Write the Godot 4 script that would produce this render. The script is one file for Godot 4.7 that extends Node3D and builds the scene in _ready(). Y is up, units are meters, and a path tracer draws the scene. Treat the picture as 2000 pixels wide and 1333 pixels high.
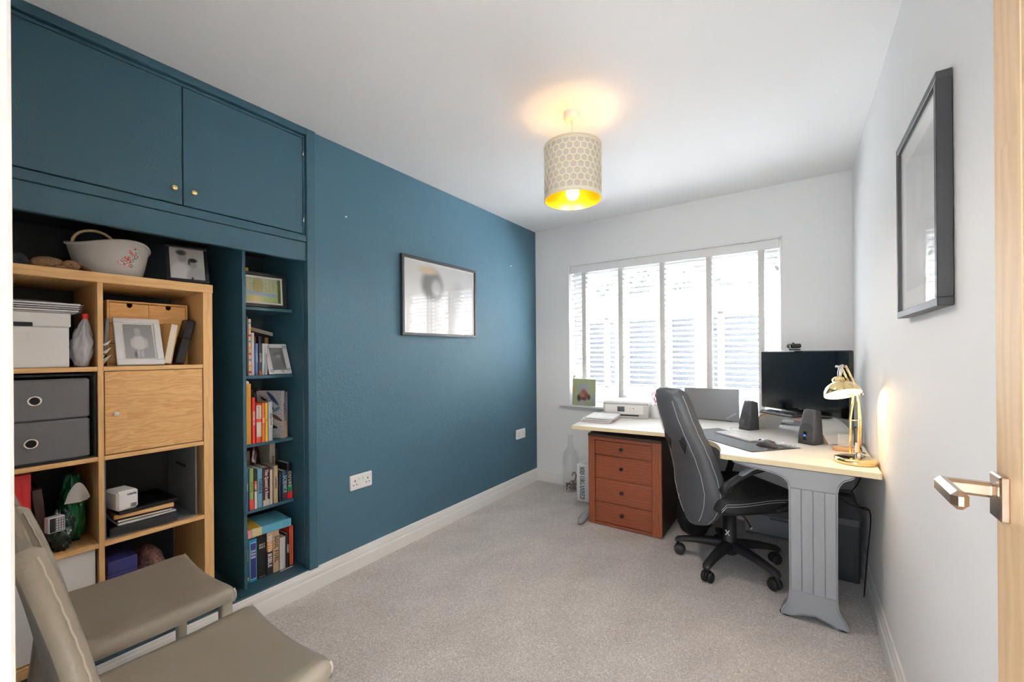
extends Node3D
# A box-room study: teal feature wall with fitted cupboards, corner desk by the window.

const XL := -2.098
const XR := 0.295
const ZB := -3.473
const ZF := -0.046
const H := 2.4

var M := {}
var taken := {}
var rng := RandomNumberGenerator.new()

# ---------------------------------------------------------------- naming helpers
func numbered(called: String, parent: Node) -> String:
	var k := str(parent.get_instance_id()) + called
	var n: int = taken.get(k, -1) + 1
	taken[k] = n
	return called if n == 0 else "%s_%03d" % [called, n]

func tag(o: Node, label: String, category: String, group := "") -> Node:
	o.set_meta("label", label)
	o.set_meta("category", category)
	if group != "":
		o.set_meta("group", group)
	return o

func thing(called: String, label: String, category: String, at := Vector3.ZERO, turn := 0.0, group := "") -> Node3D:
	var o := Node3D.new()
	o.name = numbered(called, self)
	add_child(o, true)
	o.position = at
	o.rotation_degrees.y = turn
	tag(o, label, category, group)
	return o

func put(called: String, st: SurfaceTool, mat: Material, parent: Node = null, world := false) -> MeshInstance3D:
	var o := MeshInstance3D.new()
	if parent == null:
		parent = self
	o.name = numbered(called, parent)
	st.generate_normals()
	o.mesh = st.commit()
	o.material_override = mat
	parent.add_child(o, true)
	if world and parent is Node3D and parent != self:
		o.transform = (parent as Node3D).transform.affine_inverse()
	return o

func struct(called: String, st: SurfaceTool, mat: Material, parent: Node = null) -> MeshInstance3D:
	var o := put(called, st, mat, parent)
	if parent == null:
		o.set_meta("kind", "structure")
	return o

func lbl(o: Node, label: String) -> Node:
	o.set_meta("label", label)
	return o

# ---------------------------------------------------------------- mesh helpers
func mb() -> SurfaceTool:
	var st := SurfaceTool.new()
	st.begin(Mesh.PRIMITIVE_TRIANGLES)
	st.set_smooth_group(-1)
	return st

func smooth(st: SurfaceTool) -> SurfaceTool:
	st.set_smooth_group(0)
	return st

func flat(st: SurfaceTool) -> SurfaceTool:
	st.set_smooth_group(-1)
	return st

# counter-clockwise seen from outside; written out clockwise as the engine wants
func tri(st: SurfaceTool, a: Vector3, b: Vector3, c: Vector3) -> void:
	st.add_vertex(a)
	st.add_vertex(c)
	st.add_vertex(b)

func quad(st: SurfaceTool, a: Vector3, b: Vector3, c: Vector3, d: Vector3) -> void:
	tri(st, a, b, c)
	tri(st, a, c, d)

# a quad with uv: a = lower left, b = lower right, c = upper right, d = upper left, seen from outside
func uvquad(st: SurfaceTool, a: Vector3, b: Vector3, c: Vector3, d: Vector3) -> void:
	var p := [a, c, b, a, d, c]
	var t := [Vector2(0, 1), Vector2(1, 0), Vector2(1, 1), Vector2(0, 1), Vector2(0, 0), Vector2(1, 0)]
	for i in 6:
		st.set_uv(t[i])
		st.add_vertex(p[i])

func box(st: SurfaceTool, c: Vector3, s: Vector3, bev := 0.0, xf := Transform3D.IDENTITY) -> SurfaceTool:
	var h := s / 2.0
	bev = minf(bev, minf(h.x, minf(h.y, h.z)) * 0.95)
	var P := func(x: float, y: float, z: float) -> Vector3: return xf * (c + Vector3(x, y, z))
	if bev <= 0.0:
		var v := []
		for i in 8:
			v.append(P.call(h.x if i & 1 else -h.x, h.y if i & 2 else -h.y, h.z if i & 4 else -h.z))
		quad(st, v[1], v[3], v[7], v[5])
		quad(st, v[0], v[4], v[6], v[2])
		quad(st, v[2], v[6], v[7], v[3])
		quad(st, v[0], v[1], v[5], v[4])
		quad(st, v[4], v[5], v[7], v[6])
		quad(st, v[0], v[2], v[3], v[1])
		return st
	var i := h - Vector3(bev, bev, bev)
	for sg: float in [1.0, -1.0]:
		var f := func(a: Vector3, b: Vector3, cc: Vector3, d: Vector3) -> void:
			if sg > 0: quad(st, a, b, cc, d)
			else: quad(st, d, cc, b, a)
		f.call(P.call(sg * h.x, -i.y, i.z), P.call(sg * h.x, -i.y, -i.z), P.call(sg * h.x, i.y, -i.z), P.call(sg * h.x, i.y, i.z))
		f.call(P.call(-i.x, sg * h.y, i.z), P.call(i.x, sg * h.y, i.z), P.call(i.x, sg * h.y, -i.z), P.call(-i.x, sg * h.y, -i.z))
		f.call(P.call(-i.x, -i.y, sg * h.z), P.call(i.x, -i.y, sg * h.z), P.call(i.x, i.y, sg * h.z), P.call(-i.x, i.y, sg * h.z))
	for a: float in [1.0, -1.0]:
		for b: float in [1.0, -1.0]:
			var f := func(p: Vector3, q: Vector3, r: Vector3, t: Vector3) -> void:
				if a * b > 0: quad(st, p, q, r, t)
				else: quad(st, t, r, q, p)
			f.call(P.call(a * h.x, b * i.y, i.z), P.call(a * h.x, b * i.y, -i.z), P.call(a * i.x, b * h.y, -i.z), P.call(a * i.x, b * h.y, i.z))
			f.call(P.call(i.x, a * h.y, b * i.z), P.call(-i.x, a * h.y, b * i.z), P.call(-i.x, a * i.y, b * h.z), P.call(i.x, a * i.y, b * h.z))
			f.call(P.call(a * i.x, -i.y, b * h.z), P.call(a * h.x, -i.y, b * i.z), P.call(a * h.x, i.y, b * i.z), P.call(a * i.x, i.y, b * h.z))
			for cc: float in [1.0, -1.0]:
				var p1: Vector3 = P.call(a * h.x, b * i.y, cc * i.z)
				var p2: Vector3 = P.call(a * i.x, b * h.y, cc * i.z)
				var p3: Vector3 = P.call(a * i.x, b * i.y, cc * h.z)
				if a * b * cc > 0: tri(st, p1, p2, p3)
				else: tri(st, p1, p3, p2)
	return st

# box by its two corners
func bx(x0: float, x1: float, y0: float, y1: float, z0: float, z1: float, bev := 0.0, st: SurfaceTool = null) -> SurfaceTool:
	if st == null:
		st = mb()
	return box(st, Vector3((x0 + x1) / 2, (y0 + y1) / 2, (z0 + z1) / 2), Vector3(absf(x1 - x0), absf(y1 - y0), absf(z1 - z0)), bev)

# profile of (radius, height) turned round the y axis
func lathe(st: SurfaceTool, prof: Array, seg := 32, xf := Transform3D.IDENTITY, a0 := 0.0, a1 := TAU) -> SurfaceTool:
	for k in seg:
		var t0 := a0 + (a1 - a0) * k / seg
		var t1 := a0 + (a1 - a0) * (k + 1) / seg
		if k == seg - 1 and is_equal_approx(a1 - a0, TAU):
			t1 = a0
		for j in prof.size() - 1:
			var p: Vector2 = prof[j]
			var q: Vector2 = prof[j + 1]
			var a := xf * Vector3(p.x * cos(t0), p.y, -p.x * sin(t0))
			var b := xf * Vector3(p.x * cos(t1), p.y, -p.x * sin(t1))
			var c := xf * Vector3(q.x * cos(t1), q.y, -q.x * sin(t1))
			var d := xf * Vector3(q.x * cos(t0), q.y, -q.x * sin(t0))
			if p.x < 1e-6:
				tri(st, a, c, d)
			elif q.x < 1e-6:
				tri(st, a, b, c)
			else:
				quad(st, a, b, c, d)
	return st

func rod(st: SurfaceTool, a: Vector3, b: Vector3, r: float, seg := 12, r2 := -1.0) -> SurfaceTool:
	return tube(st, [a, b], [r, r if r2 < 0 else r2], seg)

# a tube along a path; rad is a number or a list with one radius per point; sx, sy squash the section
func tube(st: SurfaceTool, path: Array, rad: Variant, seg := 10, caps := true, squash := 1.0, up := Vector3.UP) -> SurfaceTool:
	var rings := []
	var n := path.size()
	var prev := Vector3.ZERO
	for i in n:
		var t: Vector3 = (path[mini(i + 1, n - 1)] - path[maxi(i - 1, 0)]).normalized()
		var s := up.cross(t)
		if prev != Vector3.ZERO and squash == 1.0:
			s = prev - t * prev.dot(t)
		if s.length() < 1e-3:
			s = Vector3.RIGHT.cross(t)
		if s.length() < 1e-3:
			s = Vector3.FORWARD.cross(t)
		s = s.normalized()
		prev = s
		var u := t.cross(s)
		var r: float = rad[i] if rad is Array else rad
		var ring := []
		for k in seg:
			var a := TAU * k / seg
			ring.append(path[i] + (s * cos(a) + u * sin(a) * squash) * r)
		rings.append(ring)
	loft(st, rings, caps)
	return st

# closed rings (anticlockwise seen against the direction of travel), skinned
func loft(st: SurfaceTool, rings: Array, caps := true) -> SurfaceTool:
	for i in rings.size() - 1:
		var A: Array = rings[i]
		var B: Array = rings[i + 1]
		var m := A.size()
		for k in m:
			var l := (k + 1) % m
			quad(st, A[k], A[l], B[l], B[k])
	if caps:
		for e in 2:
			var R: Array = rings[0] if e == 0 else rings[rings.size() - 1]
			var c := Vector3.ZERO
			for p: Vector3 in R:
				c += p
			c /= R.size()
			for k in R.size():
				var l := (k + 1) % R.size()
				if e == 0: tri(st, c, R[l], R[k])
				else: tri(st, c, R[k], R[l])
	return st

# polygon in the x-z plane (any turn) raised from y0 to y1, then carried by xf
func prism(st: SurfaceTool, poly: PackedVector2Array, y0: float, y1: float, xf := Transform3D.IDENTITY) -> SurfaceTool:
	var p := poly.duplicate()
	if Geometry2D.is_polygon_clockwise(p):
		p.reverse()
	# now anticlockwise in (x, z) screen sense -> seen from above (y up, z to viewer) that is clockwise
	var idx := Geometry2D.triangulate_polygon(p)
	var up := func(v: Vector2, y: float) -> Vector3: return xf * Vector3(v.x, y, v.y)
	for i in range(0, idx.size(), 3):
		var a: Vector2 = p[idx[i]]
		var b: Vector2 = p[idx[i + 1]]
		var c: Vector2 = p[idx[i + 2]]
		if (b - a).cross(c - a) > 0:
			var t := b
			b = c
			c = t
		tri(st, up.call(a, y1), up.call(b, y1), up.call(c, y1))
		tri(st, up.call(a, y0), up.call(c, y0), up.call(b, y0))
	var area := 0.0
	for i in p.size():
		area += p[i].cross(p[(i + 1) % p.size()])
	for i in p.size():
		var a: Vector2 = p[i]
		var b: Vector2 = p[(i + 1) % p.size()]
		if area > 0:
			quad(st, up.call(b, y0), up.call(a, y0), up.call(a, y1), up.call(b, y1))
		else:
			quad(st, up.call(a, y0), up.call(b, y0), up.call(b, y1), up.call(a, y1))
	return st

# a closed skin f(u, v) -> Vector3 with u round (0..1) and v along (0..1)
func skin(st: SurfaceTool, f: Callable, nu: int, nv: int, caps := true) -> SurfaceTool:
	var rings := []
	for j in nv + 1:
		var ring := []
		for k in nu:
			ring.append(f.call(float(k) / nu, float(j) / nv))
		rings.append(ring)
	return loft(st, rings, caps)

# an open sheet f(u, v)
func sheet(st: SurfaceTool, f: Callable, nu: int, nv: int) -> SurfaceTool:
	for j in nv:
		for k in nu:
			quad(st, f.call(float(k) / nu, float(j) / nv), f.call(float(k + 1) / nu, float(j) / nv), f.call(float(k + 1) / nu, float(j + 1) / nv), f.call(float(k) / nu, float(j + 1) / nv))
	return st

# superellipse ring in a plane spanned by ex, ey
func sring(c: Vector3, ex: Vector3, ey: Vector3, n := 24, p := 2.0) -> Array:
	var r := []
	for k in n:
		var a := TAU * k / n
		var ca := cos(a)
		var sa := sin(a)
		r.append(c + ex * signf(ca) * pow(absf(ca), 2.0 / p) + ey * signf(sa) * pow(absf(sa), 2.0 / p))
	return r

func curve(pts: Array, n := 8, closed := false) -> Array:
	# Catmull-Rom through pts
	var out := []
	var m := pts.size()
	for i in (m if closed else m - 1):
		var p0: Variant = pts[posmod(i - 1, m)] if closed else pts[maxi(i - 1, 0)]
		var p1: Variant = pts[i]
		var p2: Variant = pts[(i + 1) % m]
		var p3: Variant = pts[(i + 2) % m] if closed else pts[mini(i + 2, m - 1)]
		for k in n:
			var t := float(k) / n
			out.append(0.5 * ((2.0 * p1) + (p2 - p0) * t + (2.0 * p0 - 5.0 * p1 + 4.0 * p2 - p3) * t * t + (3.0 * p1 - p0 - 3.0 * p2 + p3) * t * t * t))
	if not closed:
		out.append(pts[m - 1])
	return out

func text(called: String, words: String, at: Vector3, basis: Basis, height: float, mat: Material, parent: Node, font := "Droid Sans", bold := false, max_w := 0.0) -> MeshInstance3D:
	var f := SystemFont.new()
	f.font_names = PackedStringArray([font])
	if bold:
		f.font_weight = 700
	var tm := TextMesh.new()
	tm.font = f
	tm.text = words
	tm.font_size = 24
	tm.pixel_size = 0.01
	tm.depth = 0.012
	tm.curve_step = 2.0
	var ab := tm.get_aabb()
	var k := height / maxf(ab.size.y, 1e-4)
	var kx := k
	if max_w > 0.0 and ab.size.x * k > max_w:
		kx = max_w / ab.size.x
	var o := MeshInstance3D.new()
	o.name = numbered(called, parent)
	o.mesh = tm
	o.material_override = mat
	parent.add_child(o, true)
	var c := ab.get_center()
	var b := Basis(basis.x * kx, basis.y * k, basis.z * 0.05)
	o.transform = Transform3D(b, at - b * Vector3(c.x, c.y, 0))
	return o

# ---------------------------------------------------------------- materials
func mat(called: String, c: Color, rough := 0.6, metal := 0.0, extra := {}) -> StandardMaterial3D:
	var m := StandardMaterial3D.new()
	m.resource_name = called
	m.albedo_color = c
	m.roughness = rough
	m.metallic = metal
	for k: String in extra:
		m.set(k, extra[k])
	M[called] = m
	return m

func rgb(r: int, g: int, b: int) -> Color:
	return Color8(r, g, b)

func noise(freq: float, oct := 3, sd := 1) -> FastNoiseLite:
	var n := FastNoiseLite.new()
	n.noise_type = FastNoiseLite.TYPE_SIMPLEX_SMOOTH
	n.seed = sd
	n.frequency = freq
	n.fractal_octaves = oct
	return n

# picture from a function of (x, y) in pixels -> Color, kept as a texture
func paint(w: int, h: int, f: Callable) -> ImageTexture:
	var im := Image.create(w, h, false, Image.FORMAT_RGB8)
	for y in h:
		for x in w:
			im.set_pixel(x, y, f.call(x, y))
	return ImageTexture.create_from_image(im)

func noise_tex(size: int, freq: float, lo: Color, hi: Color, oct := 4, sd := 1, normal := false, strength := 4.0) -> NoiseTexture2D:
	var t := NoiseTexture2D.new()
	t.width = size
	t.height = size
	t.seamless = true
	t.noise = noise(freq, oct, sd)
	if normal:
		t.as_normal_map = true
		t.bump_strength = strength
	else:
		var g := Gradient.new()
		g.set_color(0, lo)
		g.set_color(1, hi)
		t.color_ramp = g
	return t

# wood: grain runs along u when along is true, else along v
func wood_tex(base: Color, dark: Color, along: bool, sd: int, fine := 1.0, figure := 1.0) -> ImageTexture:
	var n1 := noise(0.02, 3, sd)
	var n2 := noise(0.09, 2, sd + 5)
	var n3 := noise(0.35, 2, sd + 9)
	return paint(256, 256, func(x: int, y: int) -> Color:
		var a := float(x if along else y)
		var b := float(y if along else x)
		var warp := n1.get_noise_2d(a * 0.35, b) * 9.0 * figure
		var rings := 0.5 + 0.5 * sin((b + warp) * 0.42)
		var g := 0.35 * rings + 0.35 * (0.5 + 0.5 * n2.get_noise_2d(a * 0.06, b * 1.6 + warp)) + 0.3 * fine * (0.5 + 0.5 * n3.get_noise_2d(a * 0.05, b * 1.5))
		return base.lerp(dark, clampf(g, 0.0, 1.0)))

# soft blobs on a ground: [cx, cy, rx, ry, colour] in 0..1
func blob_tex(w: int, h: int, top: Color, bottom: Color, blobs: Array, grain := 0.0, sd := 3) -> ImageTexture:
	var nn := noise(0.12, 3, sd)
	return paint(w, h, func(x: int, y: int) -> Color:
		var u := (x + 0.5) / w
		var v := (y + 0.5) / h
		var c := top.lerp(bottom, v)
		if grain > 0.0:
			var q := nn.get_noise_2d(x * 3.0, y * 3.0) * grain
			c = Color(c.r + q, c.g + q, c.b + q)
		for b: Array in blobs:
			var d := Vector2((u - b[0]) / b[2], (v - b[1]) / b[3]).length()
			var e: float = b[5] if b.size() > 5 else 0.5
			var k := 1.0 - smoothstep(1.0 - e, 1.0 + e * 0.3, d)
			c = c.lerp(b[4], k)
		return c.clamp())

# ================================================================ the scene
func _ready() -> void:
	rng.seed = 7
	# ---- camera: level, verticals upright, lens shifted; a little roll as in the photograph
	var cam := Camera3D.new()
	cam.name = "camera"
	add_child(cam)
	var th := 0.601368
	var ro := -0.00766496
	var r := Vector3(cos(th), 0, -sin(th))
	var back := Vector3(sin(th), 0, cos(th))
	cam.transform = Transform3D(Basis(r * cos(ro) + Vector3.UP * sin(ro), Vector3.UP * cos(ro) - r * sin(ro), back), Vector3(0, 1.230814, 0))
	cam.projection = Camera3D.PROJECTION_FRUSTUM
	cam.near = 0.02
	cam.far = 200.0
	cam.size = 1333.0 / 813.8 * cam.near
	cam.frustum_offset = Vector2(0, (689.87 - 666.5) / 813.8 * cam.near)
	cam.current = true

	# ---- bright overcast day outside
	var sky := ProceduralSkyMaterial.new()
	sky.sky_top_color = Color(0.78, 0.88, 1.0)
	sky.sky_horizon_color = Color(0.97, 0.98, 1.0)
	sky.ground_horizon_color = Color(0.8, 0.8, 0.8)
	sky.ground_bottom_color = Color(0.6, 0.6, 0.6)
	sky.sky_energy_multiplier = 1.0
	sky.ground_energy_multiplier = 1.0
	# the sun stands behind the garden room across the way and strikes down on to the blind
	var sun := DirectionalLight3D.new()
	sun.name = "sun"
	sun.light_energy = SUN
	sun.light_color = Color(0.97, 0.985, 1.0)
	sun.light_angular_distance = 3.0
	sun.shadow_enabled = true
	sun.sky_mode = DirectionalLight3D.SKY_MODE_LIGHT_ONLY
	sun.look_at_from_position(Vector3.ZERO, Vector3(0.22, -0.70, 0.66))
	add_child(sun)
	var env := Environment.new()
	env.background_mode = Environment.BG_SKY
	env.sky = Sky.new()
	env.sky.sky_material = sky
	env.background_energy_multiplier = SKY
	env.tonemap_mode = Environment.TONE_MAPPER_LINEAR
	env.tonemap_exposure = EXPOSURE
	env.sdfgi_enabled = true
	env.ssao_enabled = true
	env.ssil_enabled = true
	var we := WorldEnvironment.new()
	we.name = "surroundings"
	we.environment = env
	add_child(we)

	materials()
	shell()
	window()
	outdoors()
	hall()
	fitted_cupboard()
	door()
	pendant()
	wall_things()
	if not ONLY_SHELL:
		shelf_unit()
		unit_contents()
		bookcase()
		books()
		desk()
		pedestal()
		desk_things()
		desk_lamp()
		office_chair()
		under_desk()
		side_chairs()

const SKY := 3.2
const SUN := 170.0
const EXPOSURE := 1.5
const ONLY_SHELL := false

func materials() -> void:
	mat("wall_white", rgb(243, 243, 243), 0.75)
	mat("ceiling_white", rgb(249, 249, 249), 0.8)
	mat("gloss_white", rgb(235, 234, 230), 0.3)
	mat("frame_white", rgb(240, 240, 240), 0.35)
	mat("teal_wall", rgb(52, 86, 101), 0.6, 0.0, {"normal_enabled": true, "normal_scale": 0.35, "normal_texture": noise_tex(256, 0.06, Color.BLACK, Color.WHITE, 3, 4, true, 3.0), "uv1_triplanar": true, "uv1_scale": Vector3(3, 3, 3)})
	mat("teal_wood", rgb(40, 76, 89), 0.42, 0.0, {"normal_enabled": true, "normal_scale": 0.25, "normal_texture": noise_tex(256, 0.08, Color.BLACK, Color.WHITE, 3, 8, true, 3.0), "uv1_triplanar": true, "uv1_scale": Vector3(4, 4, 4)})
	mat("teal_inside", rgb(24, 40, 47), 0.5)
	mat("brass", rgb(228, 204, 152), 0.16, 1.0)
	mat("chrome", rgb(215, 212, 208), 0.2, 1.0)
	mat("nickel", rgb(190, 175, 160), 0.25, 1.0)
	mat("black", rgb(14, 14, 15), 0.4)
	mat("black_matt", rgb(22, 22, 24), 0.75)
	mat("black_gloss", rgb(6, 6, 7), 0.12)
	mat("plastic_white", rgb(236, 235, 232), 0.35)
	mat("paper", rgb(238, 237, 235), 0.8)
	mat("page", rgb(222, 212, 188), 0.85)
	mat("mount", rgb(240, 239, 236), 0.85)
	mat("blind_white", rgb(240, 240, 240), 0.45, 0.0, {"backlight_enabled": true, "backlight": Color(0.12, 0.12, 0.12)})
	mat("tape", rgb(225, 224, 220), 0.9, 0.0, {"backlight_enabled": true, "backlight": Color(0.5, 0.5, 0.5)})
	mat("opal", rgb(250, 248, 240), 0.4, 0.0, {"emission_enabled": true, "emission": Color(1.0, 0.95, 0.88), "emission_energy_multiplier": 2.0})
	mat("glass", Color(1, 1, 1, 0.06), 0.02, 0.0, {"transparency": BaseMaterial3D.TRANSPARENCY_ALPHA})
	mat("window_glass", Color(1, 1, 1, 0.03), 0.02, 0.0, {"transparency": BaseMaterial3D.TRANSPARENCY_ALPHA, "metallic_specular": 0.1})
	mat("oak_h", Color.WHITE, 0.5, 0.0, {"albedo_texture": wood_tex(rgb(232, 190, 132), rgb(200, 150, 92), true, 11), "uv1_triplanar": true, "uv1_scale": Vector3(2.6, 2.6, 2.6)})
	mat("oak_v", Color.WHITE, 0.5, 0.0, {"albedo_texture": wood_tex(rgb(232, 190, 132), rgb(204, 154, 96), false, 12), "uv1_triplanar": true, "uv1_scale": Vector3(2.6, 2.6, 2.6)})
	mat("oak_door", Color.WHITE, 0.48, 0.0, {"albedo_texture": wood_tex(rgb(228, 184, 124), rgb(188, 136, 80), true, 21, 1.0, 3.0), "uv1_triplanar": true, "uv1_scale": Vector3(2.2, 3.2, 2.2), "uv1_offset": Vector3(0.3, 0.15, 0.1)})
	mat("oak_veneer", Color.WHITE, 0.5, 0.0, {"albedo_texture": wood_tex(rgb(205, 176, 140), rgb(178, 145, 108), false, 31, 0.6), "uv1_triplanar": true, "uv1_scale": Vector3(2, 2, 2)})
	mat("teak_h", Color.WHITE, 0.42, 0.0, {"albedo_texture": wood_tex(rgb(150, 80, 46), rgb(112, 52, 28), true, 41, 1.2), "uv1_triplanar": true, "uv1_scale": Vector3(3, 3, 3)})
	mat("teak_v", Color.WHITE, 0.42, 0.0, {"albedo_texture": wood_tex(rgb(158, 86, 50), rgb(112, 54, 28), false, 43, 1.2), "uv1_triplanar": true, "uv1_scale": Vector3(3, 3, 3)})
	mat("teak_dark", rgb(52, 27, 18), 0.5)
	mat("birch_h", Color.WHITE, 0.55, 0.0, {"albedo_texture": wood_tex(rgb(222, 172, 104), rgb(196, 140, 76), true, 51, 0.7, 2.0), "uv1_triplanar": true, "uv1_scale": Vector3(4, 4, 4)})

# ---------------------------------------------------------------- room shell
func shell() -> void:
	# carpet: 3.5 mm tufts, with paler brushed patches
	var n1 := noise(0.012, 2, 5)
	var fr := RandomNumberGenerator.new()
	fr.seed = 99
	var carpet_tex := paint(700, 1050, func(x: int, y: int) -> Color:
		var big := n1.get_noise_2d(x * 1.0 + y * 0.55, y * 0.6 - x * 0.3) * 0.035
		var t := fr.randf()
		var g := 0.775 + big + (t - 0.5) * 0.2
		if t > 0.93: g += 0.05
		return Color(g * 1.0, g * 0.962, g * 0.935))
	var bump := noise_tex(512, 0.25, Color.BLACK, Color.WHITE, 2, 3)
	mat("carpet", Color.WHITE, 0.95, 0.0, {"albedo_texture": carpet_tex, "rim_enabled": true, "rim": 0.3})
	var st := mb()
	var x0 := XL - 0.02
	var x1 := XR + 0.02
	var z0 := ZB - 0.02
	var z1 := 1.5
	uvquad(st, Vector3(x0, 0, ZF), Vector3(x1, 0, ZF), Vector3(x1, 0, z0), Vector3(x0, 0, z0))
	struct("floor", st, M.carpet)
	struct("floor", bx(x0 - 0.7, x1 + 1.2, -0.12, -0.002, z0, z1 + 0.02), M.wall_white)
	var hf := mb()
	uvquad(hf, Vector3(-1.2, 0.0, z1), Vector3(1.4, 0.0, z1), Vector3(1.4, 0.0, ZF), Vector3(-1.2, 0.0, ZF))
	struct("floor", hf, M.carpet)
	struct("ceiling", bx(XL - 0.7, XR + 1.2, H, H + 0.12, ZB - 0.3, z1 + 0.1), M.ceiling_white)
	# right wall
	struct("wall_right", bx(XR, XR + 0.12, 0, H, ZB - 0.3, ZF), M.wall_white)
	# left wall beyond the fitted cupboard, and a shell behind the cupboard
	struct("wall_left", bx(XL - 0.16, XL, 0, H, ZB - 0.3, -1.2), M.teal_wall)
	struct("wall_left", bx(XL - 0.72, XL - 0.62, 0, H, -1.5, 0.06), M.wall_white)
	struct("wall_left", bx(XL - 0.62, XL - 0.16, 0, H, -1.34, -1.238), M.wall_white)
	# back wall round the window recess
	var wx0 := -1.752
	var wx1 := -0.086
	var wy0 := 0.752
	var wy1 := 2.036
	var t := 0.28
	struct("wall_back", bx(XL - 0.16, wx0, 0, H, ZB - t, ZB), M.wall_white)
	struct("wall_back", bx(wx1, XR + 0.12, 0, H, ZB - t, ZB), M.wall_white)
	struct("wall_back", bx(wx0, wx1, 0, wy0 - 0.02, ZB - t, ZB), M.wall_white)
	struct("wall_back", bx(wx0, wx1, wy1, H, ZB - t, ZB), M.wall_white)
	# front wall with the doorway the picture is taken from
	struct("wall_front", bx(XL - 0.7, -0.484, 0, H, ZF, 0.06), M.wall_white)
	struct("wall_front", bx(0.28, 1.42, 0, H, ZF, 0.06), M.wall_white)
	struct("wall_front", bx(-0.474, 0.28, 2.03, H, ZF, 0.06), M.wall_white)
	var dj := bx(-0.484, -0.474, 0, 2.03, ZF + 0.001, 0.072, 0.002)
	var jamb := struct("trim_1", dj, M.gloss_white)
	jamb.name = "trim_1"
	var added_stop := struct("added_trim_2", bx(-0.474, -0.41, 0, 2.03, -0.018, 0.03, 0.002), M.gloss_white)  # deep stop out of view, added to keep landing light off the jamb
	added_stop.name = "added_trim_2"
	# skirting: an ogee-ish section swept along the walls
	var sec := [Vector2(0.018, 0.0), Vector2(0.018, 0.062), Vector2(0.016, 0.068), Vector2(0.012, 0.07), Vector2(0.0135, 0.082), Vector2(0.0125, 0.094), Vector2(0.009, 0.1), Vector2(0.009, 0.104), Vector2(0.006, 0.112), Vector2(0.0, 0.114)]
	skirting("baseboard_left", Vector3(XL, 0, ZF), Vector3(XL, 0, ZB), Vector3(1, 0, 0), sec)
	skirting("baseboard_back", Vector3(XL, 0, ZB), Vector3(XR, 0, ZB), Vector3(0, 0, 1), sec)
	skirting("baseboard_right", Vector3(XR, 0, ZB), Vector3(XR, 0, ZF), Vector3(-1, 0, 0), sec)

func skirting(called: String, a: Vector3, b: Vector3, out: Vector3, sec: Array) -> void:
	var st := mb()
	for i in sec.size() - 1:
		var p: Vector2 = sec[i]
		var q: Vector2 = sec[i + 1]
		quad(st, a + out * p.x + Vector3.UP * p.y, b + out * p.x + Vector3.UP * p.y, b + out * q.x + Vector3.UP * q.y, a + out * q.x + Vector3.UP * q.y)
	# back and ends close the section
	quad(st, b, a, a + Vector3.UP * 0.114, b + Vector3.UP * 0.114)
	struct(called, st, M.gloss_white)

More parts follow.
